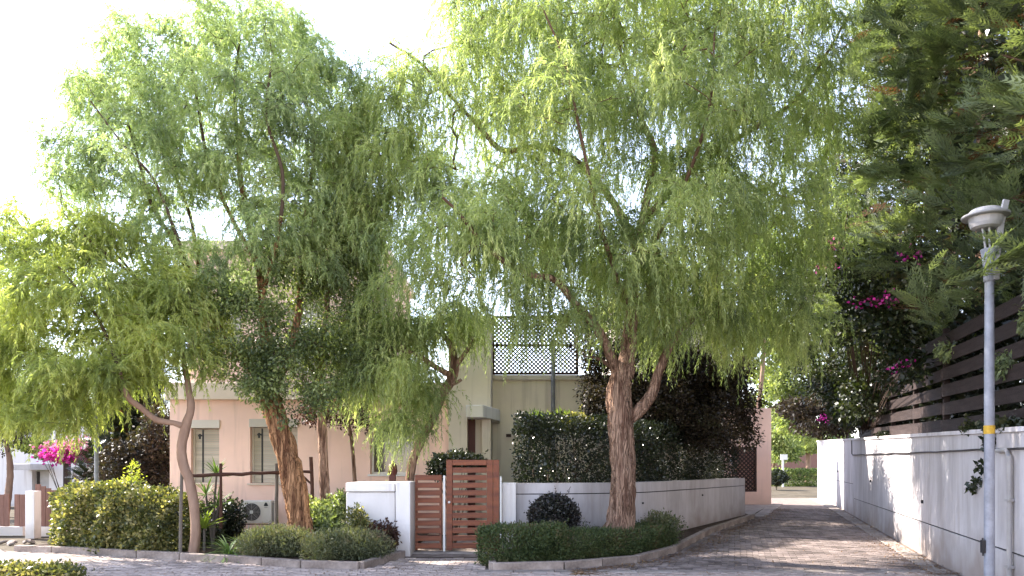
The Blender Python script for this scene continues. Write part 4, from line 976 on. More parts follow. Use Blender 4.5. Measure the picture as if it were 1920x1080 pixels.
# --- big airy pepper tree left
T1 = 13.5
limbs = [
    (PL([(572, 1020, T1), (562, 970, T1), (552, 915, T1), (541, 860, T1), (527, 815, T1), (512, 770, T1), (503, 730, T1)]), [px_(30), px_(26), px_(25), px_(24), px_(24), px_(24), px_(20)], None),
    (PL([(505, 740, T1), (480, 700, T1), (450, 665, T1), (415, 628, T1), (390, 580, T1), (365, 535, T1), (342, 485, T1), (318, 440, T1), (285, 385, T1 - .1), (262, 310, T1 - .2), (240, 230, T1 - .3)]), [px_(17), px_(15), px_(13), px_(13), px_(9), px_(8), px_(7), px_(6), px_(5), px_(4), px_(3)], 0),
    (PL([(503, 735, T1), (497, 660, T1 + .1), (492, 580, T1 + .1), (486, 500, T1 + .1), (468, 430, T1), (452, 340, T1), (445, 250, T1), (440, 160, T1 - .2), (450, 70, T1 - .3)]), [px_(16), px_(14), px_(12), px_(10), px_(8), px_(7), px_(6), px_(4), px_(3)], 0),
    (PL([(508, 740, T1), (540, 670, T1 + .3), (560, 580, T1 + .5), (566, 480, T1 + .6), (575, 380, T1 + .7), (590, 280, T1 + .6), (570, 170, T1 + .5), (545, 90, T1 + .4)]), [px_(14), px_(12), px_(10), px_(8), px_(7), px_(6), px_(4), px_(3)], 0),
    (PL([(400, 603, T1), (350, 580, T1 - .2), (303, 557, T1 - .4), (249, 516, T1 - .6), (205, 480, T1 - .8), (165, 448, T1 - 1.0), (120, 400, T1 - 1.0)]), [px_(7), px_(6), px_(6), px_(5), px_(4), px_(3), px_(2)], 1),
    (PL([(378, 558, T1), (368, 470, T1 + .3), (355, 400, T1 + .5), (330, 330, T1 + .6), (305, 240, T1 + .6), (295, 170, T1 + .5)]), [px_(7), px_(6), px_(5), px_(5), px_(4), px_(3)], 1),
    (PL([(365, 535, T1), (330, 440, T1 - .5), (290, 340, T1 - .8), (230, 270, T1 - 1.0), (170, 190, T1 - 1.1)]), [px_(6), px_(5), px_(4), px_(3), px_(2)], 1),
    (PL([(486, 500, T1 + .1), (430, 400, T1 + .2), (390, 300, T1 - .3), (370, 190, T1 - .5), (350, 90, T1 - .6)]), [px_(7), px_(6), px_(5), px_(4), px_(3)], 2),
    (PL([(490, 560, T1 + .1), (520, 450, T1 - .4), (530, 330, T1 - .7), (500, 220, T1 - .9), (510, 110, T1 - .9)]), [px_(7), px_(6), px_(5), px_(4), px_(3)], 2),
    (PL([(566, 480, T1 + .6), (610, 380, T1 + .5), (650, 300, T1 + .4), (670, 220, T1 + .3)]), [px_(6), px_(5), px_(4), px_(3)], 3),
]
cl = []
for u, v, ru, rv, dy, ry in [(440, 80, 110, 60, 0, 1.5), (300, 100, 90, 55, 0, 1.2), (560, 110, 80, 80, 0, 1.4), (210, 90, 45, 30, 0, .6), (170, 180, 60, 35, -.3, .8), (150, 290, 55, 70, -.3, 1.0),
                             (240, 200, 90, 70, 0, 1.3), (400, 220, 130, 90, 0, 1.7), (560, 250, 100, 90, .2, 1.6), (280, 310, 110, 90, -.2, 1.4), (640, 300, 60, 80, .4, 1.2), (650, 180, 50, 60, .3, 1.0),
                             (440, 350, 120, 60, 0, 1.5), (580, 380, 90, 60, .3, 1.3), (150, 370, 50, 30, -.3, .7), (330, 450, 60, 50, -.3, .8), (430, 520, 70, 50, 0, 1.0), (330, 560, 70, 50, 0, .9), (500, 450, 90, 50, -.2, 1.1), (620, 460, 60, 60, .3, 1.0), (690, 360, 40, 60, .5, .8), (700, 260, 40, 60, .4, .8), (690, 450, 40, 50, .5, .8), (400, 30, 60, 20, 0, .6), (520, 40, 60, 25, 0, .7)]:
    cl.append(pw((u, v), (ru, rv, ry), T1 + dy))
pepper_tree('pepper_tree', 'airy grey-green pepper tree with leaning orange-brown trunk beside the air conditioner', P(572, 1020, T1), limbs, cl, 1050, 10500, M['pepperg'], M['barko'], M['twig'],
            L=(.2, .6), per=3, leafL=.11, leafW=.02, g_=1.0, spread=.6, K=8, upbias=.7, rough=.2, freq=8)

# --- small pepper tree at the left
T4 = 12.95
limbs = [
    (PL([(362, 1045, T4), (366, 1000, T4), (364, 950, T4), (356, 905, T4), (344, 870, T4), (341, 835, T4), (350, 795, T4), (358, 765, T4), (352, 720, T4 + .1), (340, 660, T4 + .1), (325, 590, T4)]), [px_(12), px_(11), px_(11), px_(11), px_(11), px_(11), px_(11), px_(9), px_(7), px_(5), px_(3)], None),
    (PL([(346, 800, T4), (325, 793, T4 - .1), (295, 788, T4 - .2), (265, 765, T4 - .3), (238, 742, T4 - .4), (222, 690, T4 - .5), (195, 620, T4 - .6), (160, 560, T4 - .7), (110, 500, T4 - .8)]), [px_(8), px_(7), px_(7), px_(7), px_(7), px_(5), px_(4), px_(3), px_(2)], 0),
    (PL([(238, 742, T4 - .4), (190, 700, T4 - .3), (130, 670, T4), (70, 650, T4 + .2)]), [px_(5), px_(4), px_(3), px_(2)], 1),
    (PL([(340, 660, T4 + .1), (280, 560, T4 + .5), (220, 480, T4 + .8), (150, 440, T4 + .9)]), [px_(4), px_(4), px_(3), px_(2)], 0),
]
cl = []
for u, v, ru, rv, dy, ry in [(140, 450, 110, 50, 0, 1.3), (50, 500, 60, 60, .2, 1.0), (230, 450, 80, 50, .3, 1.1), (150, 570, 130, 80, -.2, 1.5), (40, 620, 60, 80, 0, 1.2), (280, 560, 90, 80, 0, 1.3), (-40, 600, 60, 120, 0, 1.2),
                             (60, 700, 90, 60, 0, 1.3), (190, 690, 110, 50, -.2, 1.4), (320, 650, 80, 45, 0, 1.1), (120, 745, 100, 25, 0, 1.2), (20, 760, 70, 30, .1, 1.0), (380, 620, 50, 60, .2, .8), (355, 690, 50, 20, 0, .5), (100, 790, 130, 15, 0, 1.2), (240, 720, 70, 30, 0, 1.0), (0, 440, 40, 30, 0, .7), (330, 560, 60, 50, .3, .9), (-60, 740, 60, 60, 0, 1)]:
    cl.append(pw((u, v), (ru, rv, ry), T4 + dy))
pepper_tree('pepper_tree', 'small bright yellow-green pepper tree with slim curved trunk at the left kerb', P(362, 1045, T4), limbs, cl, 480, 4600, M['peppery'], M['barks'], M['twig'],
            L=(.25, .8), per=4, leafL=.13, leafW=.024, g_=.85, K=9, sides=20, rough=.12, ks=.78, kl=.75)

# --- little weeping tree behind the gate wall
T3 = 14.7
limbs = [
    (PL([(760, 1020, T3), (765, 940, T3), (772, 870, T3), (790, 825, T3), (812, 785, T3), (828, 742, T3), (846, 712, T3), (852, 680, T3), (840, 640, T3), (800, 600, T3)]), [px_(12), px_(11), px_(10), px_(9), px_(9), px_(11), px_(12), px_(10), px_(6), px_(3)], None),
    (PL([(846, 705, T3), (820, 690, T3 - .2), (770, 660, T3 - .4), (710, 655, T3 - .5), (660, 670, T3 - .6)]), [px_(9), px_(7), px_(5), px_(4), px_(2)], 0),
    (PL([(850, 690, T3), (880, 650, T3 - .1), (890, 610, T3 - .2)]), [px_(8), px_(5), px_(3)], 0),
    (PL([(835, 725, T3), (865, 712, T3 - .1), (872, 690, T3 - .1)]), [px_(6), px_(4), px_(3)], 0),
]
cl = [pw((u, v), (ru, rv, ry), T3 + dy) for u, v, ru, rv, dy, ry in [(860, 600, 50, 30, 0, .8), (780, 620, 60, 30, -.2, .8), (690, 640, 60, 30, -.4, .8), (740, 700, 80, 30, -.4, .9), (670, 715, 45, 20, -.5, .6), (790, 745, 40, 20, -.3, .5), (735, 785, 40, 18, -.4, .5), (770, 800, 30, 15, -.4, .5)]]
pepper_tree('pepper_tree', 'low weeping pepper tree with twisted trunk hanging over the white wall by the gate', P(760, 1020, T3), limbs, cl, 170, 1700, M['pepper'], M['barkr'], M['twigr'],
            L=(.5, 1.1), per=3, leafL=.13, leafW=.02, K=11, sides=18, rough=.14, ks=.92, kl=.8, thin=.03)

# --- broad-leaf tree between them, in front of the pink house
T5 = 14.5
def broad_tree(name, label, base, limbs, clumps, natt, nleaf, leaf, bark, twig, L, W, cat='tree', rad=.28, group=None, lo=.02):
    root = empty(name, base, label=label, cat=cat, group=group)
    sk = Skel(); a = Acc()
    for pts, rads, par in limbs:
        st = sk.near(pts[0]) if par is not None else None
        chain, ids = sk.limb(pts, rads, st)
        a.tube([c[0] for c in chain], [c[1] for c in chain], 12, rough=.12, cap=True)
    a.build('trunk', bark, root, smooth=True)
    sk.grow(list(sample_clumps(clumps, natt, .25)), .4); sk.radii()
    t = Acc(); sk.twigs(t); t.build('branches', twig, root, kind='stuff')
    p, d = skel_starts(sk, nleaf, maxr=lo)
    off = norm(rng.normal(size=p.shape)) * rng.random((nleaf, 1)) ** .5 * rad
    Q = leaf_quads(p + off, norm(off * 2 + rng.normal(size=p.shape) * .4 + np.array([0, 0, -.2])), L * rng.uniform(.6, 1.2, (nleaf, 1)), W * rng.uniform(.7, 1.2, (nleaf, 1)), norm(rng.normal(size=p.shape) * .7 + np.array([0, 0, 1])))
    quads_mesh('crown', Q, leaf, root, kind='stuff')
    return root, sk
limbs = [(PL([(612, 1000, T5), (608, 900, T5), (604, 800, T5), (600, 700, T5), (610, 600, T5), (620, 500, T5), (630, 420, T5)]), [.11, .10, .09, .08, .06, .04, .02], None),
         (PL([(602, 720, T5), (560, 650, T5 - .2), (520, 600, T5 - .3)]), [.06, .04, .02], 0), (PL([(604, 680, T5), (650, 600, T5 + .1), (690, 520, T5 + .1)]), [.05, .04, .02], 0)]
cl = [pw((u, v), (ru, rv, ry), T5 + dy) for u, v, ru, rv, dy, ry in [(640, 400, 80, 70, 0, 1.1), (700, 430, 50, 50, .2, .8), (560, 440, 60, 50, 0, .9), (600, 500, 90, 60, 0, 1.1), (680, 520, 60, 90, .1, 1.0), (600, 610, 110, 60, -.4, 1.2), (530, 680, 90, 50, -1.2, .8), (640, 690, 90, 50, -.5, 1.0), (480, 660, 60, 50, -1.4, .6), (560, 735, 90, 30, -1.3, .7), (500, 730, 45, 30, -1.5, .5), (480, 580, 60, 50, -1.2, .7), (700, 590, 50, 70, 0, .9), (420, 640, 40, 30, -1.2, .4), (610, 745, 40, 25, -1.2, .4), (395, 680, 25, 18, -1.2, .3), (455, 715, 30, 16, -1.4, .3), (540, 775, 30, 12, -1.3, .3), (420, 560, 50, 40, -.8, .5), (520, 500, 60, 50, -.8, .6)]]
broad_tree('broadleaf_tree', 'dense dark green broad-leaved tree between the two large pepper trees', P(612, 1000, T5), limbs, cl, 480, 50000, M['broad'], M['barkr'], M['twig'], .08, .038)
T6 = 16.2
limbs = [(PL([(668, 1000, T6), (664, 880, T6), (655, 800, T6), (640, 760, T6)]), [.05, .045, .035, .02], None)]
cl = [pw((u, v), (ru, rv, ry), T6 + dy) for u, v, ru, rv, dy, ry in [(620, 768, 55, 22, -.2, .5), (680, 775, 35, 25, 0, .4), (580, 775, 35, 20, -.3, .4), (655, 745, 60, 25, 0, .5)]]
broad_tree('plum_tree', 'small tree with purple-brown leaves against the pink wall', P(668, 1000, T6), limbs, cl, 50, 3200, M['purple'], M['barkr'], M['twigr'], .075, .04, rad=.2)

# ------------------------------------------------------------------ conifers behind the fence
def frond_template():
    """flat feathery spray along +x, length 1"""
    Q = []
    for k in range(7):
        s = k / 7; base = np.array([.08 + s * .86, 0, .10 * math.sin(s * 2.2)]); l = .34 * (1 - s * .75) + .03
        for sg in (-1, 1):
            d = np.array([.78, sg * .62, .12]); d /= np.linalg.norm(d)
            e = base + d * l; w_ = np.array([-d[1], d[0], 0]) * .028
            m = base + d * l * .5
            Q.append([base - w_, base + w_, e])
            if k < 5:
                for f in (.5,):
                    b2 = base + d * l * f; d2 = np.array([.98, sg * .15, .1]); l2 = l * .42; w2 = np.array([-d2[1], d2[0], 0]) * .022; l2 *= 1.3
                    Q.append([b2 - w2, b2 + w2, b2 + d2 * l2])
    Q.append([np.array([0, -.015, 0]), np.array([0, .015, 0]), np.array([1, 0, .1])])
    return np.array(Q)
FT = frond_template()
def fronds(p, d, L):
    n = len(p); d = norm(d); up = norm(rng.normal(size=(n, 3)) * .45 + np.array([0, 0, 1.])); s = norm(np.cross(up, d)); u = np.cross(d, s)
    L = L.reshape(-1, 1, 1, 1)
    T = FT[None] * L
    return (p[:, None, None] + T[..., 0:1] * d[:, None, None] + T[..., 1:2] * s[:, None, None] + T[..., 2:3] * u[:, None, None]).reshape(-1, 3, 3)
def conifer(x, y, z0, H, R, n, label, taper=.35, low=.12, Lr=(.35, .7), dry=.08, group='conifers behind the board fence', dark=False):
    root = empty('conifer', (x, y, z0), label=label, cat='tree', group=group)
    Acc().tube([(x, y, z0 - .1), (x + .05, y, z0 + H * .5), (x, y, z0 + H * .96)], [.16, .11, .02], 12, rough=.1).build('trunk', M['barkr'], root)
    def gen(m, inner):
        h = low + (1 - low) * rng.random(m) ** 1.0; th_ = rng.random(m) * 2 * math.pi
        prof = np.minimum(1, (1 - h) / taper) ** .6 * np.minimum(1, (h + .12) / .25)
        rr = R * prof * (1 + .16 * np.sin(th_ * 3 + h * 14 + x) + .12 * np.sin(th_ * 5 - h * 23)) * (inner[0] + (inner[1] - inner[0]) * rng.random(m))
        out = np.stack([np.cos(th_), np.sin(th_), np.zeros(m)], 1)
        p = np.array([x, y, z0]) + out * rr[:, None] + np.array([0, 0, 1.]) * (h * H)[:, None]
        d = norm(out * 1.0 + np.array([0, 0, .25]) + rng.normal(size=(m, 3)) * .38)
        return p, d
    # sprays gathered on branch tips so that the crown shows layered boughs with dark gaps
    nb_ = max(12, n // 16); pb, db = gen(nb_, (.72, 1.05)); k_ = rng.integers(0, nb_, n); off = rng.normal(size=(n, 3)); L = rng.uniform(*Lr, n)
    al = rng.random((n, 1)); p = pb[k_] - db[k_] * (al * .95) + off * np.array([.17, .17, .10]) * (.35 + al)
    d = norm(db[k_] * 1.1 + off * np.array([.5, .5, .22]) + np.array([0, 0, .05])); L = L * (1.15 - .35 * al[:, 0])
    Q = fronds(p - d * L[:, None] * .5, d, L)
    t = np.repeat(rng.random(n), len(FT)) * .6 + rng.random(n * len(FT)) * .4
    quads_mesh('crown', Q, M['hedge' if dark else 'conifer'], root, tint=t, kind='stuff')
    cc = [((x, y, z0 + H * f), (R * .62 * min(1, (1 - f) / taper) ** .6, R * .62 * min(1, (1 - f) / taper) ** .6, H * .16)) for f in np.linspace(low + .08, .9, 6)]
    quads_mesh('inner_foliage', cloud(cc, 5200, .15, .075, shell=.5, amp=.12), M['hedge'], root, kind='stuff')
    p, d = gen(int(n * dry), (.35, .7)); m = len(p)
    d[:, 2] -= .5
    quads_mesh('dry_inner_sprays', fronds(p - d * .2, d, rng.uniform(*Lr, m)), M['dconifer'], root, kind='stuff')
    b = Acc()
    for k in range(26):
        h = random.uniform(low, .85); t_ = random.uniform(0, 6.28); r = R * min(1, (1 - h) / taper) ** .6 * .7; z = z0 + h * H
        b.tube([(x, y, z), (x + math.cos(t_) * r * .5, y + math.sin(t_) * r * .5, z + .12), (x + math.cos(t_) * r, y + math.sin(t_) * r, z + .5)], [.035, .022, .008], 5)
    b.build('branches', M['twigr'], root, kind='stuff')
    return root
for (y, H, R, n, off, lab) in [(6.9, 9.5, 2.0, 3200, 1.9, 'tall bright-tipped conifer overhanging the street lamp at the right edge'),
                               (9.3, 10.5, 2.15, 6500, 1.75, 'second tall conifer from the right edge, above the lamp post'),
                               (11.9, 12.5, 2.5, 5600, 1.5, 'third tall conifer from the right edge behind the fence'),
                               (14.6, 14.5, 2.8, 5400, 1.5, 'fourth tall conifer from the right edge behind the fence'),
                               (20.6, 14.5, 2.6, 3500, 1.5, 'conifer at the far end of the board fence behind the bougainvillea'),
                               (17.6, 13.5, 2.3, 3500, 1.7, 'fifth tall conifer from the right edge behind the fence')]:
    x = wallX(y) + off
    conifer(x, y, ztop(y), H, R, n, lab, Lr=(.28, .6) if y < 12 else (.35, .75), low=.15 if y > 8 else .22)

hb = empty('backing_hedge', (wallX(12) + .9, 12, 1.9), label='dark hedge of conifer growth close behind the board fence', cat='hedge')
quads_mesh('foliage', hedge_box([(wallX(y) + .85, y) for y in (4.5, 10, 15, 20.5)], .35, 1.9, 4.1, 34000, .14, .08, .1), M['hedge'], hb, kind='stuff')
# far side shrubs over the wall end
def bush(name, label, base, clumps, n, L, W, leaf, cat='shrub', stem=True, group=None, **k):
    root = empty(name, base, label=label, cat=cat, group=group)
    quads_mesh('foliage', cloud(clumps, n, L, W, **k), leaf, root, kind='stuff')
    if stem:
        a = Acc(); stems(a, base, [Vector(c) + Vector([random.uniform(-.5, .5) * r[0], random.uniform(-.5, .5) * r[1], random.uniform(0, .5) * r[2]]) for c, r in clumps for _ in range(4)])
        a.build('stems', M['twig'], root, kind='stuff')
    return root
BY = 20.5
bc = [pw((u, v), (ru, rv, ry), BY + dy) for u, v, ru, rv, dy, ry in [(1640, 740, 70, 40, -3, .8), (1600, 770, 40, 30, -1, .8), (1720, 640, 50, 50, -5, .8), (1600, 560, 90, 110, 1, 1.6), (1560, 680, 70, 80, 1.5, 1.3), (1650, 650, 80, 80, -1, 1.3), (1620, 450, 80, 80, 1, 1.4), (1540, 480, 60, 70, 3, 1.3), (1570, 360, 60, 80, 3, 1.4), (1520, 560, 50, 60, 3, 1.2), (1600, 730, 60, 35, 0, .9), (1690, 560, 70, 90, -3, 1.1)]]
bc += [(tuple(P(u, v, Y + .25)), (.45, .3, .4)) for u, v, Y in [(1562, 480, 15.3), (1622, 566, 13.6), (1664, 575, 13.2), (1690, 690, 13.0), (1705, 490, 12.6), (1590, 520, 14.6), (1640, 500, 13.6), (1600, 610, 14.4), (1680, 620, 13.0)]]
bv = bush('bougainvillea', 'dark sprawling bougainvillea with scattered pink flowers over the far end of the board fence', (9.95, 21.0, 2.2), bc, 60000, .10, .062, M['broadd'], 'climbing plant', shell=.4, amp=.22)
pts = []
for u, v, Y in [(1562, 463, 15.3), (1551, 498, 15.3), (1622, 566, 13.6), (1664, 561, 13.2), (1690, 686, 13.0), (1705, 480, 12.6), (1541, 785, 22), (1652, 566, 13.2)]:
    c = np.array(P(u, v, Y)); pts.append(c + rng.normal(size=(24, 3)) * np.array([.11, .1, .06]))
p = np.concatenate(pts); quads_mesh('flowers', leaf_quads(p, rng.normal(size=p.shape), .075, .06), M['fl'], bv, kind='stuff')
bush('overhanging_shrub', 'dark shrub hanging over the far corner of the retaining wall', (wallX(28.5) + 1.0, 28.5, 2.4), [pw((u, v), (ru, rv, ry), 28.3) for u, v, ru, rv, ry in [(1540, 790, 50, 30, 1.3), (1590, 770, 45, 45, 1.3), (1500, 765, 40, 18, 1.2), (1560, 730, 40, 40, 1.2)]], 11000, .13, .075, M['darkf'], amp=.2)
q = [(wallX(y) + .05, y, ztop(y) + .2) for y in np.linspace(9, 20, 30)]
# ivy trailing over the coping
iv = [((wallX(y) + .05, y, ztop(y) + .09), (.08, .22, .06)) for y in (9.2, 9.6, 10.6, 17)] + [((wallX(9.6) - .06, 9.6, 1.93), (.04, .08, .18)), ((wallX(9.9) - .06, 9.9, 1.6), (.03, .06, .05)), ((wallX(10.1) - .06, 10.1, 1.4), (.03, .06, .05)), ((wallX(10.3) - .06, 10.3, 1.3), (.03, .06, .05))]
bush('trailing_creeper', 'thin green creeper trailing over the coping below the board fence', (wallX(10) + .1, 10, 2.0), iv, 1500, .06, .04, M['broadd'], 'creeper', stem=False)
c2 = [((wallX(y) + .12, y, ztop(y) + h), (.08, .28, .15)) for y, h in ((9.6, .9), (12.2, 1.4), (14, 1.2), (8.6, 1.3))]
bush('hanging_creeper', 'thin straggling creeper hanging on the dark fence boards', (wallX(12) + .2, 12, 2.1), c2, 1300, .08, .03, M['conifer'], 'creeper', stem=False, droop=.8)

# background of the alley mouth
AYF = 36
def far_tree(name, label, u, Y, v0, clumps, n, L, leaf, W=.6, r0=.12, group=None):
    b = P(u, 890, Y); b.z = g(b.x, b.y)
    c0 = Vector(clumps[0][0])
    return broad_tree(name, label, b, [([b, b.lerp(c0, .5) + Vector((.2, 0, .1)), c0], [r0, r0 * .8, r0 * .4], None)], clumps, max(40, n // 220), n, leaf, M['barks'], M['twig'], L, L * W, rad=.55, lo=.05, group=group)
far_tree('pale_tree', 'tall sunlit pale green tree beyond the alley mouth', 1580, 38, 0, [pw((u, v), (ru, rv, ry), 38) for u, v, ru, rv, ry in [(1480, 720, 60, 60, 3), (1440, 660, 50, 60, 3), (1530, 740, 45, 40, 2.5), (1450, 760, 50, 35, 2.5), (1520, 650, 50, 50, 3), (1490, 800, 45, 30, 2.5), (1440, 600, 40, 50, 3)]], 20000, .22, M['pale'], .5)
far_tree('pale_tree', 'small round far tree with white trunk behind the clipped far hedge', 1512, 50, 0, [pw((u, v), (ru, rv, ry), 50) for u, v, ru, rv, ry in [(1508, 818, 34, 22, 2), (1530, 828, 20, 15, 1.5), (1485, 830, 20, 12, 1.5)]], 5000, .22, M['pale'], .5, r0=.2)
far_tree('pale_tree', 'yellow-green far tree just right of the pink wall end', 1440, 48, 0, [pw((u, v), (ru, rv, ry), 46) for u, v, ru, rv, ry in [(1452, 830, 22, 28, 2), (1440, 800, 30, 30, 2), (1475, 845, 20, 18, 1.5)]], 7000, .22, M['pale'], .5)
far_tree('pale_tree', 'taller far tree whose crown shows between the pepper tree and the conifers', 1395, 33, 0, [pw((u, v), (ru, rv, ry), 33) for u, v, ru, rv, ry in [(1440, 540, 60, 50, 2.5), (1400, 620, 50, 50, 2.5), (1480, 590, 50, 50, 2.5), (1420, 440, 40, 40, 2)]], 9000, .2, M['broad'], .5)
h_ = empty('clipped_far_hedge', (X(1495, 46), 46, .4), label='low clipped sunlit hedge across the end of the alley', cat='hedge')
quads_mesh('foliage', hedge_box([(X(1448, 46), 46), (X(1600, 46), 46)], .6, .35, 1.42, 9000, .12, .08, .06), M['pale'], h_, kind='stuff')
bush('round_far_shrub', 'dark rounded shrub at the foot of the pink wall end', (X(1455, 39), 39, .4), [pw((1455, 895), (20, 14, .8), 39)], 3500, .1, .07, M['hedge'])
a = Acc(); a.bx(X(1440, 62), X(1640, 62), 62, 62.4, .3, Z(851, 62)); tag(a.build('brown_wall', M['nfence']), 'low brown wall far beyond the alley mouth', 'wall')
sg = empty('sign_post', (X(1469, 44), 44, .4), label='thin white sign post beyond the alley mouth', cat='sign')
Acc().bx(X(1467, 44), X(1470, 44), 44, 44.08, .4, Z(852, 44)).build('post', M['whitem'], sg)
Acc().bx(X(1463, 44), X(1476, 44), 43.95, 43.99, Z(862, 44), Z(852, 44)).build('panel', M['whitem'], sg)

# far-off wood on the horizon
n = 60000; u = rng.uniform(-1200, 3200, n); Yd = rng.uniform(95, 125, n); top = 5.5 + 2.5 * np.sin(u / 97) + 1.5 * np.sin(u / 31 + 1) + np.sin(u / 13)
p = np.stack([(u - 960) / F * Yd, Yd, rng.random(n) ** .7 * top], 1)
quads_mesh('far_wood', leaf_quads(p, rng.normal(size=p.shape), 1.3, .9), M['far'], kind='stuff')

# ------------------------------------------------------------------ hedges and shrubs, right side
hp = []
for i, (x, y) in enumerate(wallC):
    p0 = Vector(wallC[max(i - 1, 0)]); p1 = Vector(wallC[min(i + 1, len(wallC) - 1)]); d = (p1 - p0).normalized(); hp.append((x - d.y * .86, y + d.x * .86))
hp[0] = (hp[0][0] + .35, hp[0][1])
r_ = empty('wall_top_hedge', (2.6, 15.5, 0), label='thick dark green clipped hedge behind the curved white wall', cat='hedge')
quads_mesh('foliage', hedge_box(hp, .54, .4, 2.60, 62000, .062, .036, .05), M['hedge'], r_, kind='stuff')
a = Acc(); stems(a, (.6, 14.8, 0), [(x + .1, y, 2.2) for x, y in hp[::5]], .02); a.build('stems', M['twig'], r_, kind='stuff')
# bright shoots and spiky leaves above the hedge
DY_ = 19.6
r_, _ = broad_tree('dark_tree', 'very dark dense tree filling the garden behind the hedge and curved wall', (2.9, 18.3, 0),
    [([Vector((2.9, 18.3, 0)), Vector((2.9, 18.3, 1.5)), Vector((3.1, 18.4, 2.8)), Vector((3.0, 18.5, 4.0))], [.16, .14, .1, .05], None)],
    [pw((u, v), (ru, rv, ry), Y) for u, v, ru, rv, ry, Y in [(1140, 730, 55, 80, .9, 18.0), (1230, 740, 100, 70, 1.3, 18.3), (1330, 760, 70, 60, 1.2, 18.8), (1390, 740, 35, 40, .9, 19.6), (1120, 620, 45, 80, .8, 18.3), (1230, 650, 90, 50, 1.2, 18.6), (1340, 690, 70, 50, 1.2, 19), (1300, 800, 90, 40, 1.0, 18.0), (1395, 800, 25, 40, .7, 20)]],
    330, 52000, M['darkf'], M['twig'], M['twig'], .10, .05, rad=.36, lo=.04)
bush('spiky_shrub', 'spiky-leaved shrub poking above the left end of the dark hedge', (X(1030, 16), 16.0, 0), [pw((1010, 800), (35, 22, .3), 15.8), pw((1060, 795), (30, 18, .3), 15.8)], 1600, .16, .022, M['drac'], up=.8)
bush('light_shoots', 'patch of yellow-green shoots on top of the dark hedge', (X(1085, 15.6), 15.6, 0), [pw((1080, 790), (28, 14, .25), 15.3)], 700, .07, .035, M['priv'])
bush('gate_ivy', 'dark leafy shrub showing above the brown gate', (X(850, 15.2), 15.2, 0), [pw((860, 862), (40, 16, .35), 15.2), pw((822, 875), (18, 22, .3), 15.0), pw((890, 868), (25, 12, .3), 15.2)], 4200, .065, .036, M['hedge'])
bush('ball_shrub', 'round clipped ball shrub against the white curved wall', (X(1038, 13.4), 13.4, .05), [((X(1038, 13.4), 13.35, .70), (.45, .36, .40))], 14000, .042, .028, M['ball'], shell=.7, amp=.03)
r_ = empty('low_front_hedge', (1.0, 12.6, .07), label='low fine-leaved hedge behind the right kerb at the foot of the big trunk', cat='hedge')
lowp = [(-.05, 12.25), (.6, 12.35), (1.4, 12.75), (2.1, 13.2), (2.55, 13.9)]
Q = np.concatenate([hedge_box([(-.12, 12.05), (.45, 12.25)], .42, .05, .62, 14000, .05, .018, .09, up=.4), hedge_box(lowp[1:], .42, .05, .50, 34000, .05, .014, .09, up=.5)])
quads_mesh('foliage', Q, M['mound'], r_, kind='stuff'); a = Acc(); stems(a, (1, 12.7, .05), [(x, y, .4) for x, y in lowp], .01); a.build('stems', M['twig'], r_, kind='stuff')
bush('grey_shrub', 'small loose grey-green shrub at the right end of the low hedge', (X(1240, 14), 14.0, .05), [((X(1243, 14), 14.1, .45), (.38, .34, .30))], 3200, .05, .022, M['rose'], up=.5, amp=.22)

# ------------------------------------------------------------------ shrubs, left side
r_ = empty('variegated_hedge', (-6.6, 13.9, 0), label='large yellow-green variegated hedge at the left kerb', cat='hedge')
quads_mesh('foliage', np.concatenate([hedge_box([(X(160, 14.5), 14.5), (X(210, 14.2), 14.2)], .55, .0, 1.20, 17000, .07, .045, .17), hedge_box([(X(215, 14.1), 14.1), (X(305, 13.75), 13.75)], .55, .0, 1.12, 19000, .062, .042, .17)]), M['priv'], r_, kind='stuff')
a = Acc(); stems(a, (-7.2, 14.2, 0), [(-8.3, 14.5, 1), (-7.6, 14.2, 1.), (-7, 14.1, 1), (-6.5, 13.9, .9)], .015); stems(a, (-8.1, 14.3, .02), [(-9.0, 13.7, .12), (-8.7, 13.8, .2)], .01); a.build('stems', M['twig'], r_, kind='stuff')
bush('dark_hedge', 'dark evergreen shrub row under the first shuttered window', (X(400, 15.6), 15.6, .05), [((X(345, 15.4), 15.4, .45), (.45, .4, .5)), ((X(395, 15.4), 15.5, .42), (.5, .4, .46)), ((X(428, 15.4), 15.6, .45), (.25, .4, .48)), ((X(375, 14.6), 14.7, .3), (.4, .35, .35))], 15000, .055, .032, M['hedge'], shell=.5)
bush('leafy_shrub', 'glossy green shrub between the thick trunk and the white wall', (X(610, 14), 14.0, .05), [((X(600, 14), 14, .5), (.42, .4, .48)), ((X(630, 14), 14.2, .62), (.3, .35, .42)), ((X(625, 14), 13.7, .35), (.35, .3, .35)), ((X(640, 14.2), 14.2, .95), (.12, .14, .2))], 11000, .075, .034, M['broad'], shell=.45, amp=.2)
for u, wd, Y, lab in ((516, .80, 12.75, 'low grey-green mound of rosemary left of centre behind the kerb'), (652, .94, 12.3, 'wide low grey-green shrub mound at the kerb corner by the white wall')):
    cx = X(u, Y)
    bush('rosemary_mound', lab, (cx, Y, .05), [((cx - wd * .38, Y, .27), (wd * .42, .42, .27)), ((cx + wd * .3, Y + .05, .28), (wd * .48, .42, .28)), ((cx, Y + .1, .3), (wd * .45, .4, .27))], 16000, .06, .014, M['rose'], up=.7, amp=.12, group='low mounds behind the left kerb', shell=.35)
bush('pink_tinged_shrub', 'small cream and pink leaved shrub against the white wall panel', (X(668, 13.0), 13.0, .05), [((X(668, 13), 13.0, .55), (.2, .18, .38)), ((X(682, 13), 13, .45), (.16, .15, .25))], 1900, .06, .032, M['priv'], amp=.25)
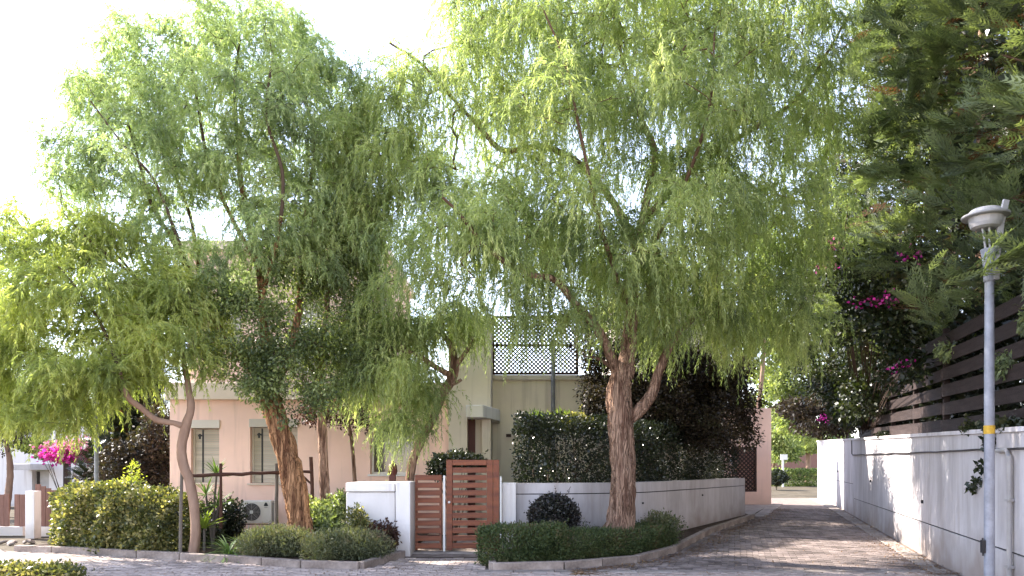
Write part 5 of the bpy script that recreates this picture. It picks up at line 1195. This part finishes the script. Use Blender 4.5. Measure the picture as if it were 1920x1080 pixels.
bush('purple_shrub', 'low purple-leaved shrub in front of the white gate pillar', (X(715, 13.0), 13.0, .05), [((X(712, 13), 13.0, .42), (.3, .2, .22)), ((X(733, 13), 12.95, .35), (.12, .15, .2))], 1500, .06, .03, M['purple'], amp=.25)
def rosette(name, label, base, n, L, W, leaf, up=(.1, 1.2), cat='plant', stemh=0, group=None, curve=.5, heads=None):
    root = empty(name, base, label=label, cat=cat, group=group); b = Vector(base)
    if stemh:
        a = Acc()
        for hx, hy, hz in (heads or [(0, 0, stemh)]): a.tube([b, b + Vector((hx * .4, hy * .4, hz * .55)), b + Vector((hx, hy, hz))], [.028, .024, .02], 8, rough=.1)
        a.build('stem', M['stake'], root)
    # one shared leaf mesh, arching strap
    K = 7; V = []; Fc = []
    for k in range(K + 1):
        t = k / K; w_ = W * math.sin(math.pi * min(1, .12 + t * .88)) * .5 + .0008; x = L * t * (1 - .18 * curve * t); z = -curve * L * .55 * t * t
        V += [(x, -w_, z + w_ * .4), (x, 0, z), (x, w_, z + w_ * .4)]
    for k in range(K): Fc += [(3 * k, 3 * k + 1, 3 * k + 4, 3 * k + 3), (3 * k + 1, 3 * k + 2, 3 * k + 5, 3 * k + 4)]
    first = None
    for hx, hy, hz in (heads or [(0, 0, stemh)]):
        for i in range(n):
            if first is None: a = Acc(); a.add(V, Fc); first = a.build('leaf', leaf, root, origin=(0, 0, 0), smooth=True); o = first
            else: o = first.copy(); COL.objects.link(o)
            o.location = (hx, hy, hz); e = random.uniform(*up); s = random.uniform(.7, 1.1)
            o.rotation_euler = (0, -e, i * 2.4 + random.uniform(-.3, .3)); o.scale = (s, s, s)
    return root
rosette('dracaena', 'slender spiky dracaena with several leaf heads beside the curved trunk', (X(398, 14.3), 14.3, .05), 26, .42, .035, M['drac'], (-.1, 1.4), stemh=1, heads=[(-.12, 0, 1.0), (.06, .05, 1.38), (.12, 0, .8)], curve=.35)
rosette('yucca', 'small yellow-leaved yucca rosette near the slim trunk', (X(383, 13.6), 13.6, .05), 34, .42, .045, M['yucca'], (.2, 1.4), stemh=.3, heads=[(0, 0, .42)], curve=.3)
rosette('strap_leaf_clump', 'arching grassy clump of long pale green leaves by the kerb', (X(428, 12.72), 12.72, .05), 90, .6, .024, M['grass'], (.35, 1.45), curve=1.3)
rosette('strap_leaf_clump', 'thinner grassy clump behind the arching one beside the air conditioner', (X(452, 13.7), 13.7, .05), 60, .55, .02, M['grass'], (.5, 1.5), curve=1.2)
bush('corner_bush', 'low yellow-green shrub cut off by the bottom left corner', (X(60, 10.3), 10.3, 0), [((X(25, 10.5), 10.5, .09), (.55, .35, .17)), ((X(100, 10.5), 10.5, .08), (.45, .3, .15)), ((X(-60, 10.5), 10.5, .1), (.5, .3, .18))], 5000, .06, .04, M['priv'], amp=.2)
bush('yellow_shrub', 'loose yellow-leaved shrub above the low white wall', (X(240, 16.6), 16.6, 0), [pw((238, 910), (26, 16, .3), 16.6), pw((250, 885), (10, 20, .15), 16.6)], 620, .06, .032, M['yucca'], amp=.3)
# trees and bougainvillea behind, left
for (x, y, H, R, n, lab) in [(X(262, 22), 22, 7.0, 1.15, 3200, 'dark tall cypress left of the pink house'), (X(215, 25), 25, 5.5, 1.2, 2400, 'second dark cypress behind the grey post at the left')]:
    conifer(x, y, 0, H, R, n, lab, taper=.6, low=.02, Lr=(.3, .6), dry=.1, dark=True, group='dark cypresses left of the pink house')
bush('dark_shrubbery', 'dark shrubbery filling the gap between the pink house and the pergola', (X(250, 20), 20, 0), [pw((u, v), (ru, rv, .8), 20) for u, v, ru, rv in [(225, 880, 40, 55), (275, 870, 45, 65), (300, 820, 30, 60)]], 12000, .09, .05, M['darkf'])
bgv = bush('bougainvillea', 'bright magenta bougainvillea on the pergola at the far left', (X(125, 27), 27.0, 0), [pw((130, 848), (62, 16, .8), 27), pw((70, 835), (30, 14, .6), 27), pw((200, 850), (35, 22, .7), 27)], 7000, .12, .08, M['broad'], 'climbing plant')
p = np.array(P(115, 852, 26.3)) + rng.normal(size=(600, 3)) * np.array([.33, .2, .13]); quads_mesh('flowers', leaf_quads(p, rng.normal(size=p.shape), .14, .11), M['fl'], bgv, kind='stuff')
p = np.array(P(145, 842, 26.3)) + rng.normal(size=(900, 3)) * np.array([.55, .2, .18]); quads_mesh('pale_flowers', leaf_quads(p, rng.normal(size=p.shape), .13, .10), M['flp'], bgv, kind='stuff')
far_tree('dark_far_tree', 'dark grey-green tree at the left edge in front of the white house', 10, 24, 0, [pw((u, v), (ru, rv, ry), 24) for u, v, ru, rv, ry in [(5, 800, 50, 45, 1.5), (-60, 760, 60, 80, 1.5), (40, 770, 40, 35, 1.2)]], 9000, .12, M['darkf'], .5)
far_tree('green_far_tree', 'green tree behind the white house roof at the far left', 120, 36, 0, [pw((u, v), (ru, rv, ry), 36) for u, v, ru, rv, ry in [(120, 780, 80, 50, 2.5), (40, 740, 70, 60, 2.5), (200, 770, 70, 50, 2.5), (-60, 720, 80, 80, 2.5), (260, 750, 50, 60, 2)]], 12000, .22, M['broad'], .5)

# fallen leaves
n = 5200
y = 10.9 + 12 * rng.random(n) ** 1.5; x = np.empty(n)
for i in range(n):
    r = random.random()
    if r < .45: x[i] = np.interp(y[i], [11.3, 12.4, 13.6, 16.6, 20, 23], [.8, 2.2, 3.1, 4.55, 6.6, 8.0]) + abs(random.gauss(0, .28)) + .08
    elif r < .75: x[i] = wallX(y[i]) - abs(random.gauss(0, .35)) - .05
    else: x[i] = random.uniform(-8, 9)
keep = [inpoly(a_, b_, road_poly) for a_, b_ in zip(x, y)]
x, y = x[keep], y[keep]; p = np.stack([x, y, np.array([g(a_, b_) for a_, b_ in zip(x, y)]) + .028], 1)
d = rng.normal(size=p.shape); d[:, 2] *= .15
quads_mesh('leaf_litter', leaf_quads(p, d, rng.uniform(.03, .07, (len(p), 1)), .025, np.tile([0, 0, 1.], (len(p), 1))), M['litter'], kind='stuff')
